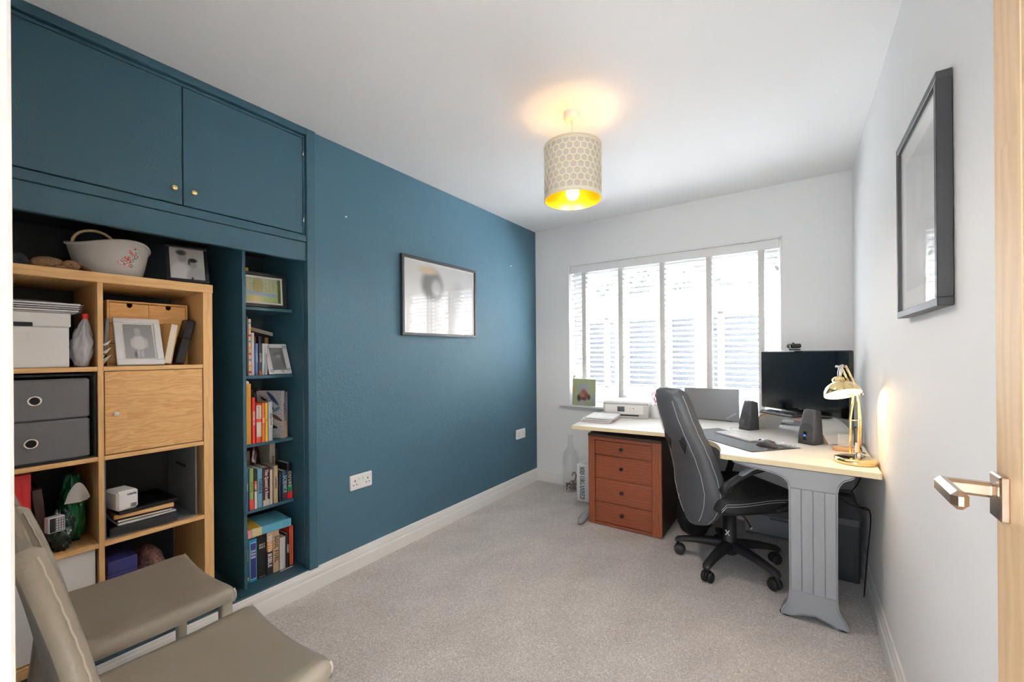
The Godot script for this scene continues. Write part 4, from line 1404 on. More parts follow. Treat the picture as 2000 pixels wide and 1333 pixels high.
# ---------------------------------------------------------------- teal bookcase at the end of the alcove
func bookcase() -> void:
	var b := thing("bookcase", "narrow dark teal built-in bookcase full of books beside the oak shelving", "bookcase", Vector3(-2.16, 0.118, -1.05))
	var W: StandardMaterial3D = M.teal_wood
	put("side", bx(-2.6, -2.16, 0.1185, 1.799, -0.917, -0.902, 0.001), W, b, true)
	put("side", bx(-2.6, -2.162, 0.1185, 1.799, -1.206, -1.191, 0.001), W, b, true)
	put("edge_strip", bx(-2.162, -2.157, 0.1185, 1.799, -1.2065, -1.1905, 0.001), W, b, true)
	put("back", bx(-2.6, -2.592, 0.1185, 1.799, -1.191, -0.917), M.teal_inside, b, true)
	for y: float in [1.474, 1.126, 0.783, 0.452]:
		put("shelf", bx(-2.592, -2.262, y - 0.016, y, -1.1905, -0.9175, 0.001), W, b, true)

func cover(c: Color, rough := 0.5) -> StandardMaterial3D:
	var k := "cover_" + c.to_html()
	if not M.has(k):
		mat(k, c, rough)
	return M[k]

func band(o: Node3D, th: float, y0: float, y1: float, c: Color) -> void:
	# a printed band across a spine
	put("spine_band", bx(-0.002, 0.0004, y0, y1, -th / 2 + 0.0006, th / 2 - 0.0006), cover(c), o)

func book(called: String, label: String, group: String, x: float, y: float, z: float, th: float, ht: float, dep: float, c: Color, title := "", tc := Color.WHITE, tilt := 0.0, turn := 0.0, across := false) -> Node3D:
	# z is the edge nearer the camera
	var o := thing(called, label, "book", Vector3(x, y, z - th / 2), turn, group)
	o.rotation_degrees.x = tilt
	book_parts(o, th, ht, dep, cover(c), title, cover(tc), M.page, false, across)
	return o

func books() -> void:
	var g := "books on the second shelf of the bookcase"
	var y := 1.1265
	book("magazine", "tall thin grey picture book at the left end of the second bookcase shelf", g, -2.29, y, -0.976, 0.007, 0.30, 0.24, rgb(92, 92, 94))
	var o := book("book", "tall cream book with a floral spine on the second bookcase shelf", g, -2.29, y, -0.984, 0.013, 0.287, 0.22, rgb(226, 190, 150))
	for k in 9:
		band(o, 0.013, 0.012 + k * 0.031, 0.022 + k * 0.031, [rgb(186, 50, 48), rgb(226, 150, 70), rgb(80, 150, 150)][k % 3])
	book("book", "plain white hardback spine beside the floral book on the second shelf", g, -2.29, y, -0.998, 0.014, 0.218, 0.17, rgb(216, 212, 224))
	book("book", "denim blue spined book on the second shelf left of the brown one", g, -2.29, y, -1.0155, 0.0145, 0.163, 0.12, rgb(84, 116, 164), "STORIES", rgb(150, 176, 210))
	o = book("book", "dark brown book with an orange foot on the second bookcase shelf", g, -2.29, y, -1.0335, 0.0145, 0.163, 0.12, rgb(62, 52, 46), "LETTERS", rgb(210, 200, 180))
	band(o, 0.0145, 0.0, 0.022, rgb(176, 92, 50))
	book("book", "pale silver blue spined book on the second shelf beside the white frame", g, -2.29, y, -1.0495, 0.0145, 0.163, 0.12, rgb(196, 214, 224))
	o = book("book", "white book with red lettering half behind the scrolled white frame", g, -2.29, y, -1.0645, 0.012, 0.163, 0.12, rgb(226, 222, 222), "CHURCH", rgb(190, 40, 44))
	# behind them
	var gb := "books in the back row of the second shelf"
	book("book", "grey green spine in the back row under the leaning magazines", gb, -2.45, y, -1.04, 0.01, 0.225, 0.12, rgb(104, 116, 108))
	book("book", "dark book with an ochre head in the back row of the second shelf", gb, -2.45, y, -1.062, 0.03, 0.205, 0.12, rgb(176, 120, 36))
	book("book", "navy spine in the back row of the second shelf", gb, -2.45, y, -1.105, 0.024, 0.205, 0.12, rgb(44, 44, 78), "POETRY", rgb(170, 170, 190))
	book("book", "brown ochre spine right of the navy one in the back row", gb, -2.45, y, -1.137, 0.02, 0.2, 0.12, rgb(160, 104, 40))
	for k in 3:
		var m := thing("magazine", ["lowest of the three thin magazines leaning across the back row of books", "middle of the three thin magazines leaning across the back row of books", "topmost of the three thin magazines leaning across the back row of books"][k], "magazine", Vector3(-2.44, y + 0.2075 + k * 0.0068, -1.165), 0.0, "magazines leaning across the back row")
		put("cover", bx(-0.1, 0.02, 0, 0.0055, 0, 0.19, 0.0008), cover([rgb(120, 110, 100), rgb(94, 84, 78), rgb(140, 130, 122)][k]), m)
		put("pages", bx(-0.098, 0.0205, 0.0012, 0.0043, 0.002, 0.188), M.page, m)
		m.rotation_degrees.x = -14.0
	# scrolled frame
	var G := func(v: float) -> Color: return Color(v, v, v)
	var fr := thing("framed_photograph", "white photo frame with black scrolls and a blurred picture on the second bookcase shelf", "photo frame", Vector3(-2.254, y + 0.0035, -1.124), 88.0)
	stand_frame(fr, 0.114, 0.172, 0.022, 0.01, M.frame_white, blob_tex(64, 80, G.call(0.5), G.call(0.55), [[0.55, 0.3, 0.4, 0.12, G.call(0.4), 0.6], [0.6, 0.38, 0.25, 0.1, G.call(0.66), 0.7], [0.9, 0.5, 0.2, 0.6, G.call(0.38), 0.7], [0.4, 0.75, 0.4, 0.3, G.call(0.46), 0.7]]), 24.0)
	var xf := Transform3D(Basis(Vector3.RIGHT, deg_to_rad(-24.0)), Vector3.ZERO)
	for q: Array in [[-0.042, 0.152, 1], [0.042, 0.152, 1], [-0.042, 0.014, 1], [0.042, 0.02, 1], [0.012, 0.012, -1]]:
		var st := mb()
		var p := []
		for k in 26:
			var a := k * 0.42
			p.append(xf * Vector3(q[0] + 0.0105 * (1.0 - k / 30.0) * cos(a) * q[2], q[1] + 0.0105 * (1.0 - k / 30.0) * sin(a), 0.0055))
		tube(st, p, 0.0008, 5)
		put("scroll", st, M.black, fr)

	# top shelf
	y = 1.4745
	var lf := thing("framed_photograph", "dark framed bluebell wood photograph on the top bookcase shelf", "photo frame", Vector3(-2.285, y + 0.002, -1.058), 88.0)
	var nn := noise(0.09, 4, 3)
	var wood := paint(160, 106, func(x: int, yy: int) -> Color:
		var u := x / 160.0
		var v := yy / 106.0
		var q := nn.get_noise_2d(x * 2.5, yy * 2.5)
		var c := Color(0.60, 0.62, 0.42).lerp(Color(0.82, 0.82, 0.74), clampf(0.5 + q * 1.2, 0, 1))
		if Vector2((u - 0.33) / 0.16, (v - 0.32) / 0.3).length() < 1.0 + q * 0.5: c = c.lerp(Color(0.55, 0.50, 0.24), 0.6)
		if fposmod(u * 9.0 + q * 0.3, 1.0) < 0.07 and v < 0.6: c = c.lerp(Color(0.36, 0.32, 0.22), 0.6)
		var bank := smoothstep(0.10, 0.0, absf(v - 0.66 - 0.08 * (u - 0.5)))
		c = c.lerp(Color(0.52, 0.64, 0.86), bank * clampf(0.8 + q, 0, 1))
		if v > 0.76: c = c.lerp(Color(0.62, 0.68, 0.42).lerp(Color(0.86, 0.70, 0.46), smoothstep(0.25, 0.0, absf(u - 0.25))), 0.7)
		if u > 0.91: c = Color(0.24, 0.32, 0.10).lerp(Color(0.42, 0.46, 0.16), clampf(0.5 + q * 1.5, 0, 1))
		return c)
	stand_frame(lf, 0.222, 0.18, 0.017, 0.018, M.frame_black, wood, 4.0, 0.010)
	var yb := book("book", "small yellow book at the left behind the bluebell frame", "", -2.35, y, -0.985, 0.028, 0.21, 0.12, rgb(222, 190, 40))
	band(yb, 0.028, 0.15, 0.178, rgb(206, 196, 150))
	var wo := thing("wooden_block", "brown wooden block showing above the bluebell frame", "ornament", Vector3(-2.4, y, -1.09))
	put("block", bx(-0.03, 0.03, 0, 0.19, -0.016, 0.016, 0.003), M.teak_v, wo)
	put("foot", bx(-0.035, 0.035, -0.0, 0.012, -0.03, 0.03, 0.002), M.teak_v, wo)

	# third shelf
	g = "books on the third shelf of the bookcase"
	y = 0.7835
	o = book("book", "tall fat ochre book with a torn paper head at the left of the third shelf", g, -2.265, y, -0.952, 0.032, 0.302, 0.2, rgb(206, 148, 52), "", rgb(120, 70, 20))
	put("label", bx(-0.03, -0.005, 0.012, 0.03, 0.0155, 0.0163), M.paper, o)
	var st := lumpy(Vector3(-0.03, 0.307, 0.0), Vector3(0.028, 0.011, 0.014), 0.3, 0.2, 5, -1.0, 20, 12)
	lbl(put("torn_paper", st, M.cream, o), "torn cream paper sticking out of the head")
	book("book", "thin red book with white capitals beside the ochre book", g, -2.265, y, -0.9885, 0.015, 0.232, 0.16, rgb(206, 40, 42), "AGONISTES", rgb(240, 235, 230))
	o = book("book", "red book with two white spine panels on the third shelf", g, -2.265, y, -1.007, 0.024, 0.2, 0.108, rgb(200, 62, 44))
	band(o, 0.024, 0.03, 0.105, rgb(226, 216, 204))
	band(o, 0.024, 0.122, 0.19, rgb(230, 222, 212))
	text("lettering", "good food", Vector3(0.0009, 0.156, 0), Basis(Vector3.DOWN, Vector3(0, 0, -1), Vector3.RIGHT), 0.012, M.black_matt, o, "Droid Serif")
	o = book("book", "orange spined book on the third shelf", g, -2.265, y, -1.034, 0.0145, 0.2, 0.108, rgb(226, 112, 36), "SUN", rgb(250, 226, 170))
	band(o, 0.0145, 0.085, 0.11, rgb(206, 70, 30))
	book("book", "thin yellow spined book on the third shelf", g, -2.265, y, -1.0505, 0.013, 0.2, 0.108, rgb(232, 190, 66), "Play", rgb(110, 80, 30))
	o = book("book", "pale blue and white spined book at the right of the paperbacks on the third shelf", g, -2.265, y, -1.0655, 0.022, 0.202, 0.108, rgb(204, 212, 218), "Days Out", rgb(44, 52, 64))
	band(o, 0.022, 0.07, 0.12, rgb(226, 224, 222))
	gb = "books in the back row of the third shelf"
	for e: Array in [[-1.0, 0.018, 0.258, rgb(40, 46, 48), "dark spine at the left of the back row of the third shelf"], [-1.021, 0.026, 0.245, rgb(150, 76, 60), "dull red spine in the back row of the third shelf"], [-1.05, 0.018, 0.262, rgb(70, 60, 44), "dark brown spine with pale edge in the back row of the third shelf"], [-1.07, 0.016, 0.24, rgb(50, 62, 84), "dark blue spine in the back row of the third shelf"], [-1.089, 0.014, 0.262, rgb(76, 88, 96), "slate spine in the back row of the third shelf"], [-1.105, 0.012, 0.226, rgb(96, 36, 34), "dark red thin spine at the right of the back row of the third shelf"]]:
		book("book", e[4], gb, -2.43, y, e[0], e[1], e[2], 0.14, e[3])
	# the picture book stands at an angle so that its front board shows
	o = thing("book", "grey covered picture book with dark boats and a lettered spine standing at an angle", "book", Vector3(-2.285, y + 0.001, -1.162), 27.0, g)
	o.rotation_degrees.x = 3.0
	book_parts(o, 0.024, 0.252, 0.15, cover(rgb(196, 188, 180)), "TORNADO", cover(rgb(120, 60, 40)), M.page)
	band(o, 0.024, 0.0, 0.09, rgb(206, 160, 128))
	var cv := paint(96, 128, func(x: int, yy: int) -> Color:
		var q := nn.get_noise_2d(x * 1.6 + 50, yy * 1.6)
		var c := Color(0.62, 0.62, 0.63).lerp(Color(0.8, 0.79, 0.78), clampf(0.5 + q, 0, 1))
		var u := x / 96.0
		var v := yy / 128.0
		for e: Array in [[0.62, 0.13, 0.32, 0.07, 0.7, Color(0.12, 0.2, 0.34)], [0.3, 0.18, 0.2, 0.04, 0.5, Color(0.06, 0.06, 0.07)], [0.55, 0.36, 0.1, 0.09, 0.0, Color(0.12, 0.1, 0.1)], [0.78, 0.38, 0.16, 0.05, -0.4, Color(0.3, 0.44, 0.46)], [0.75, 0.56, 0.26, 0.06, 0.4, Color(0.4, 0.24, 0.12)], [0.3, 0.52, 0.16, 0.06, 0.3, Color(0.14, 0.14, 0.16)], [0.6, 0.76, 0.2, 0.05, 0.2, Color(0.1, 0.09, 0.09)]]:
			var p := Vector2(u - e[0], (v - e[1]) * 1.33).rotated(-e[4])
			if absf(p.x) / e[2] + pow(absf(p.y) / e[3], 2.0) < 1.0 + q * 0.4: c = e[5]
		return c)
	var q2 := mb()
	uvquad(q2, Vector3(-0.147, 0.003, 0.0124), Vector3(-0.006, 0.003, 0.0124), Vector3(-0.006, 0.249, 0.0124), Vector3(-0.147, 0.249, 0.0124))
	put("front_cover", q2, photo_mat(cv, 0.4), o)
	book("book", "thin grey spine at the right end of the third shelf", g, -2.30, y, -1.172, 0.012, 0.245, 0.15, rgb(112, 112, 116))

	# fourth shelf
	g = "books on the fourth shelf of the bookcase"
	y = 0.4525
	book("book", "thin tall white spine at the left of the fourth shelf", g, -2.264, y, -0.9455, 0.0095, 0.224, 0.14, rgb(226, 224, 222))
	book("book", "blue spined paperback on the fourth shelf beside the thin white one", g, -2.264, y, -0.9565, 0.0115, 0.214, 0.14, rgb(52, 92, 168), "Genesis", rgb(220, 220, 230))
	o = book("book", "green paperback with a red foot on the fourth shelf", g, -2.264, y, -0.9725, 0.02, 0.208, 0.13, rgb(136, 158, 92), "Growing", rgb(70, 90, 50))
	band(o, 0.02, 0.0, 0.052, rgb(206, 58, 52))
	o = book("book", "black paperback with an orange middle and white foot on the fourth shelf", g, -2.264, y, -0.9945, 0.0135, 0.196, 0.13, rgb(24, 22, 22), "HARD", rgb(210, 200, 190))
	band(o, 0.0135, 0.0, 0.088, rgb(214, 214, 206))
	band(o, 0.0135, 0.1, 0.14, rgb(190, 84, 40))
	o = book("book", "light blue paperback with dark capitals on the fourth shelf", g, -2.264, y, -1.011, 0.023, 0.198, 0.13, rgb(106, 162, 186), "TURNER", rgb(28, 40, 52))
	o = book("book", "maroon book with white script on the fourth shelf", g, -2.264, y, -1.036, 0.033, 0.198, 0.13, rgb(66, 22, 26), "The Queen's Head", rgb(226, 214, 206))
	band(o, 0.033, 0.0, 0.03, rgb(206, 196, 180))
	book("book", "cream spined slim book right of the maroon one on the fourth shelf", g, -2.264, y, -1.0705, 0.014, 0.18, 0.13, rgb(222, 208, 186))
	o = book("book", "beige paperback with a yellow edge on the fourth shelf", g, -2.264, y, -1.0905, 0.021, 0.195, 0.14, rgb(196, 178, 150), "Letters", rgb(70, 60, 90))
	band(o, 0.006, 0.0, 0.195, rgb(222, 176, 72))
	book("book", "thin navy hardback in the shade on the fourth shelf", g, -2.27, y, -1.120, 0.013, 0.155, 0.12, rgb(24, 40, 58))
	o = book("book", "deep teal hardback with a maroon foot on the fourth shelf", g, -2.27, y, -1.1365, 0.026, 0.155, 0.12, rgb(18, 62, 82), "SCIENCE", rgb(196, 200, 196))
	band(o, 0.026, 0.01, 0.034, rgb(104, 36, 52))
	o = book("book", "black dictionary with green and red bands at the right of the fourth shelf", g, -2.275, y, -1.1655, 0.025, 0.19, 0.13, rgb(14, 14, 14), "OXFORD", rgb(220, 214, 200))
	band(o, 0.025, 0.0, 0.036, rgb(204, 30, 36))
	band(o, 0.025, 0.037, 0.069, rgb(28, 132, 74))
	gb = "books in the back row of the fourth shelf"
	book("book", "worn beige hardback standing in the back row of the fourth shelf", gb, -2.4, y, -0.985, 0.05, 0.27, 0.15, rgb(150, 132, 112), "HYMNS", rgb(90, 74, 60), 0.0, 0.0, true)
	book("book", "pale spined dictionary standing tall in the back row of the fourth shelf", gb, -2.4, y, -1.135, 0.03, 0.31, 0.15, rgb(196, 188, 172), "Dictionary", rgb(60, 50, 40))
	book("book", "black hardback behind the thin navy book of the fourth shelf", gb, -2.41, y, -1.166, 0.022, 0.25, 0.14, rgb(20, 20, 22), "ATLAS", rgb(120, 116, 104))
	var mbg := thing("leather_pouch", "shiny maroon leather pouch standing behind the fourth shelf paperbacks", "pouch", Vector3(-2.45, y, -1.07))
	mat("maroon_leather", rgb(66, 18, 16), 0.25)
	put("body", lumpy(Vector3(0, 0.14, 0), Vector3(0.04, 0.16, 0.034), 0.14, 0.15, 21, 0.0), M.maroon_leather, mbg)

	# bottom
	g = "books at the bottom of the bookcase"
	y = 0.1185
	o = book("book", "dark green hardback with gilt lettering at the left of the bookcase bottom", g, -2.21, y, -0.926, 0.018, 0.246, 0.17, rgb(44, 84, 74), "PRAYER", rgb(190, 160, 80))
	band(o, 0.018, 0.012, 0.03, rgb(196, 160, 60))
	o = book("book", "turquoise bible with a navy arched spine panel at the bookcase bottom", g, -2.21, y, -0.9455, 0.036, 0.205, 0.14, rgb(30, 142, 178))
	band(o, 0.027, 0.012, 0.19, rgb(206, 214, 222))
	put("spine_panel", bx(-0.002, 0.0008, 0.015, 0.187, -0.0122, 0.0122), cover(rgb(46, 44, 110)), o)
	for k in 3:
		text("lettering", ["Good", "News", "Bible"][k], Vector3(0.0012, 0.15 - k * 0.015, 0), Basis(Vector3(0, 0, -1), Vector3.UP, Vector3.RIGHT), 0.0115, M.paper, o, "Droid Serif", true, 0.021)
	o = book("book", "thick black bible at the bottom of the bookcase", g, -2.21, y, -0.984, 0.04, 0.212, 0.15, rgb(16, 15, 15), "", rgb(210, 200, 170))
	for k in 2:
		text("lettering", ["HOLY", "BIBLE"][k], Vector3(0.0008, 0.166 - k * 0.013, 0), Basis(Vector3(0, 0, -1), Vector3.UP, Vector3.RIGHT), 0.009, M.page, o, "Droid Serif", true, 0.028)
	band(o, 0.028, 0.006, 0.0075, rgb(190, 180, 150))
	o = book("book", "many coloured bible with white capitals right of the black one", g, -2.21, y, -1.027, 0.029, 0.214, 0.14, rgb(60, 48, 58), "YOUTH BIBLE", rgb(240, 236, 230))
	band(o, 0.029, 0.12, 0.165, rgb(216, 140, 44))
	band(o, 0.029, 0.166, 0.213, rgb(206, 176, 150))
	band(o, 0.029, 0.0, 0.05, rgb(38, 34, 40))
	o = book("book", "brown paper covered book with tall dark capitals at the bookcase bottom", g, -2.21, y, -1.0585, 0.03, 0.214, 0.14, rgb(192, 162, 128), "SOUL FUEL", rgb(44, 34, 26))
	book("book", "white ring bound diary at the bookcase bottom", g, -2.21, y, -1.091, 0.03, 0.165, 0.13, rgb(214, 210, 204))
	book("book", "black notebook with pale lettering at the bookcase bottom", g, -2.21, y, -1.1235, 0.017, 0.172, 0.14, rgb(20, 20, 21), "DIARY", rgb(206, 202, 196))
	book("book", "taller orange red folder at the right of the bookcase bottom", g, -2.215, y, -1.143, 0.009, 0.235, 0.17, rgb(206, 72, 36))
	book("book", "shorter orange red folder against the right side of the bookcase bottom", g, -2.215, y, -1.154, 0.009, 0.205, 0.17, rgb(212, 80, 40))
	var wp := thing("paper_strip", "white paper sticking out under the diary at the bookcase bottom", "paper", Vector3(-2.2, y - 0.0, -1.115))
	wp.position.y = 0.1182
	put("sheet", bx(-0.004, 0.006, 0, 0.0003, -0.035, 0.03), M.paper, wp)
	# the game box lying on the books
	var gx := thing("game_box", "flat blue box with yellow and pink ends lying on top of the bottom row", "box", Vector3(-2.305, 0.3335, -1.045), -4.0)
	put("box", bx(-0.09, 0.1, 0, 0.04, -0.106, 0.106, 0.002), cover(rgb(92, 164, 190)), gx)
	put("printed_end", bx(-0.0905, 0.1005, -0.0004, 0.0404, 0.034, 0.081, 0.002), cover(rgb(222, 206, 150)), gx)
	put("printed_end", bx(-0.0905, 0.1006, -0.0005, 0.0405, 0.0815, 0.1065, 0.002), cover(rgb(214, 128, 130)), gx)
	var yt := mb()
	prism(yt, PackedVector2Array([Vector2(-0.088, 0.105), Vector2(0.02, 0.105), Vector2(0.06, 0.09), Vector2(0.09, 0.08), Vector2(0.098, 0.045), Vector2(-0.088, 0.03)]), 0.0402, 0.0409)
	put("printed_top", yt, cover(rgb(206, 170, 52)), gx)
	var hex := smooth(mb())
	lathe(hex, [Vector2(0.011, 0), Vector2(0.011, 0.0006), Vector2(0.009, 0.0006), Vector2(0.009, 0.0)], 24, Transform3D(Basis(Vector3(0, 0, 1), -PI / 2), Vector3(0.1, 0.02, -0.08)))
	put("printed_mark", hex, cover(rgb(70, 130, 156)), gx)

# ---------------------------------------------------------------- corner desk
const DY := 0.72

func desk() -> void:
	mat("desk_white", rgb(238, 236, 231), 0.38)
	mat("edge_cream", rgb(226, 210, 168), 0.5)
	mat("desk_grey", rgb(158, 160, 162), 0.5)
	var d := thing("corner_desk", "white crescent corner desk with cream edging on moulded grey legs by the window", "desk", Vector3(-0.5, 0, -2.95))
	var pts := [Vector2(-1.313, -2.645), Vector2(-1.1, -2.664), Vector2(-0.9, -2.684), Vector2(-0.732, -2.70)]
	pts.append_array(curve([Vector2(-0.66, -2.70), Vector2(-0.55, -2.678), Vector2(-0.437, -2.613), Vector2(-0.372, -2.53), Vector2(-0.338, -2.42), Vector2(-0.324, -2.305)], 5))
	pts.append_array([Vector2(-0.318, -2.299), Vector2(0.279, -2.277), Vector2(0.284, -2.283), Vector2(0.288, -3.43), Vector2(-1.39, -3.43)])
	var poly := PackedVector2Array(pts)
	var st := prism(mb(), poly, DY - 0.0245, DY)
	put("top", st, M.desk_white, d, true)
	st = mb()
	for i in poly.size() - 1:
		var a: Vector2 = poly[i]
		var b: Vector2 = poly[i + 1]
		var n := Vector2(-(b - a).y, (b - a).x).normalized() * 0.0009
		if n.y < 0 and i < 20:
			n = n
		var m := Vector2(0.1, -3.0) if i > 10 else Vector2(-0.6, -3.2)
		if n.dot((a + b) / 2 - m) < 0:
			n = -n
		var p := [Vector3(a.x + n.x, DY - 0.0243, a.y + n.y), Vector3(b.x + n.x, DY - 0.0243, b.y + n.y), Vector3(b.x + n.x, DY - 0.001, b.y + n.y), Vector3(a.x + n.x, DY - 0.001, a.y + n.y)]
		if (p[1] - p[0]).cross(p[2] - p[0]).dot(Vector3(n.x, 0, n.y)) > 0:
			quad(st, p[0], p[1], p[2], p[3])
		else:
			quad(st, p[1], p[0], p[3], p[2])
	put("edge_band", st, M.edge_cream, d, true)
	# end leg: a moulded panel on two toes
	var out := [Vector2(-0.072, 0.004), Vector2(-0.074, 0.016), Vector2(-0.064, 0.042), Vector2(-0.05, 0.064), Vector2(-0.043, 0.09), Vector2(-0.040, 0.13), Vector2(-0.040, 0.59), Vector2(-0.045, 0.62), Vector2(-0.062, 0.642), Vector2(-0.1, 0.655), Vector2(-0.19, 0.668), Vector2(-0.27, 0.684), Vector2(-0.27, 0.694), Vector2(0.2, 0.694), Vector2(0.2, 0.678), Vector2(0.188, 0.668), Vector2(0.162, 0.655), Vector2(0.146, 0.63), Vector2(0.141, 0.6), Vector2(0.139, 0.13), Vector2(0.143, 0.085), Vector2(0.155, 0.058), Vector2(0.17, 0.034), Vector2(0.179, 0.016), Vector2(0.178, 0.004), Vector2(0.135, 0.006), Vector2(0.1, 0.018), Vector2(0.055, 0.032), Vector2(0.01, 0.024), Vector2(-0.03, 0.008)]
	var X := Transform3D(Basis(Vector3(1, 0, 0), Vector3(0, 0, -1), Vector3(0, 1, 0)), Vector3.ZERO)
	# three layers, the middle one full size, so that the edges read as rounded
	st = mb()
	var c := Vector2(0.05, 0.35)
	for e: Array in [[2.305, 2.312, 0.006], [2.312, 2.36, 0.0], [2.36, 2.367, 0.006]]:
		var o := PackedVector2Array()
		for i in out.size():
			var p: Vector2 = out[i]
			var t: Vector2 = (out[(i + 1) % out.size()] - out[posmod(i - 1, out.size())]).normalized()
			var nn := Vector2(-t.y, t.x)
			o.append(p - nn * e[2] * -1.0 if Geometry2D.is_polygon_clockwise(PackedVector2Array(out)) == false else p - nn * e[2])
		prism(st, o, e[0], e[1], X)
	var leg := put("leg", st, M.desk_grey, d, true)
	var xs := [-0.034, 0.008, 0.051, 0.094, 0.134]
	for k in 4:
		put("leg_strip", bx(xs[k] + 0.0012, xs[k + 1] - 0.0012, 0.135, 0.6, -2.306, -2.3025, 0.001), M.desk_grey, leg)
	st = mb()
	for px: float in [-0.055, 0.155]:
		lathe(st, [Vector2(0.0, 0.0), Vector2(0.024, 0.0), Vector2(0.024, 0.006), Vector2(0, 0.006)], 20, Transform3D(Basis.IDENTITY, Vector3(px, 0.0005, -2.335)))
	put("foot_pad", st, M.black_matt, leg)
	# far left leg: a foot bar and a column behind the pedestal
	st = smooth(mb())
	tube(st, [Vector3(-1.285, 0.022, -2.705), Vector3(-1.287, 0.028, -2.73), Vector3(-1.295, 0.034, -2.8), Vector3(-1.30, 0.04, -3.05), Vector3(-1.30, 0.034, -3.3), Vector3(-1.3, 0.022, -3.36)], [0.012, 0.022, 0.026, 0.03, 0.026, 0.014], 16, true, 0.8)
	flat(st)
	bx(-1.33, -1.28, 0.04, 0.694, -3.14, -3.0, 0.01, st)
	var l2 := put("leg", st, M.desk_grey, d, true)
	# beams under the top
	st = mb()
	bx(-1.28, -0.05, 0.655, 0.694, -3.12, -3.08, 0.004, st)
	bx(0.03, 0.07, 0.64, 0.69, -3.12, -2.36, 0.004, st)
	put("beam", st, M.desk_grey, d, true)

# ---------------------------------------------------------------- teak drawer pedestal
func pedestal() -> void:
	var p := thing("drawer_pedestal", "reddish brown four drawer wooden pedestal with black knobs under the desk", "drawers", Vector3(-1.0, 0, -3.03))
	var x0 := -1.2575
	var x1 := -0.7415
	var zf := -2.8
	var h := 0.647
	var st := mb()
	bx(x0, x0 + 0.018, 0.004, h - 0.02, -3.26, zf - 0.02, 0.001, st)
	bx(x1 - 0.018, x1, 0.004, h - 0.02, -3.26, zf - 0.02, 0.001, st)
	bx(x0 + 0.018, x1 - 0.018, 0.004, h - 0.02, -3.26, -3.25, 0, st)
	put("carcase", st, M.teak_dark, p, true)
	put("top", bx(x0 - 0.002, x1 + 0.002, h - 0.02, h, -3.262, zf + 0.002, 0.002), M.teak_dark, p, true)  # darker than the front: shadow under the desk put into its colour
	put("stile", bx(x0, x0 + 0.05, 0.004, h - 0.0205, zf - 0.02, zf, 0.002), M.teak_v, p, true)
	put("stile", bx(x1 - 0.062, x1, 0.004, h - 0.0205, zf - 0.02, zf, 0.002), M.teak_v, p, true)
	put("rail", bx(x0 + 0.05, x1 - 0.062, 0.604, h - 0.0205, zf - 0.02, zf, 0.002), M.teak_h, p, true)
	put("rail", bx(x0 + 0.05, x1 - 0.062, 0.004, 0.022, zf - 0.02, zf, 0.002), M.teak_h, p, true)
	var ys := [0.024, 0.166, 0.335, 0.500, 0.602]
	for k in 4:
		var dr := put("drawer", bx(x0 + 0.0515, x1 - 0.0635, ys[k] + 0.001, ys[k + 1] - 0.0015, zf - 0.024, zf - 0.006, 0.002), M.teak_h, p, true)
		st = smooth(mb())
		lathe(st, [Vector2(0.007, 0), Vector2(0.006, 0.010), Vector2(0.012, 0.015), Vector2(0.0125, 0.021), Vector2(0.008, 0.025), Vector2(0, 0.026)], 20, Transform3D(Basis(Vector3(1, 0, 0), PI / 2), Vector3((x0 + x1) / 2 - 0.01, (ys[k] + ys[k + 1]) / 2 + 0.004, zf - 0.006)))
		put("knob", st, M.black, dr)

# ---------------------------------------------------------------- things on the desk and sill
func rr_ring(w: float, d: float, r: float, y: float, ox := 0.0, oz := 0.0, n := 5) -> Array:
	# rounded rectangle ring, anticlockwise seen from above (for lofting upwards)
	var out := []
	var cs := [Vector2(w / 2 - r, -(d / 2 - r)), Vector2(-(w / 2 - r), -(d / 2 - r)), Vector2(-(w / 2 - r), d / 2 - r), Vector2(w / 2 - r, d / 2 - r)]
	for q in 4:
		for k in n:
			var a := (q + float(k) / (n - 1)) * PI / 2
			out.append(Vector3(cs[q].x + r * cos(a) + ox, y, cs[q].y - r * sin(a) + oz))
	return out

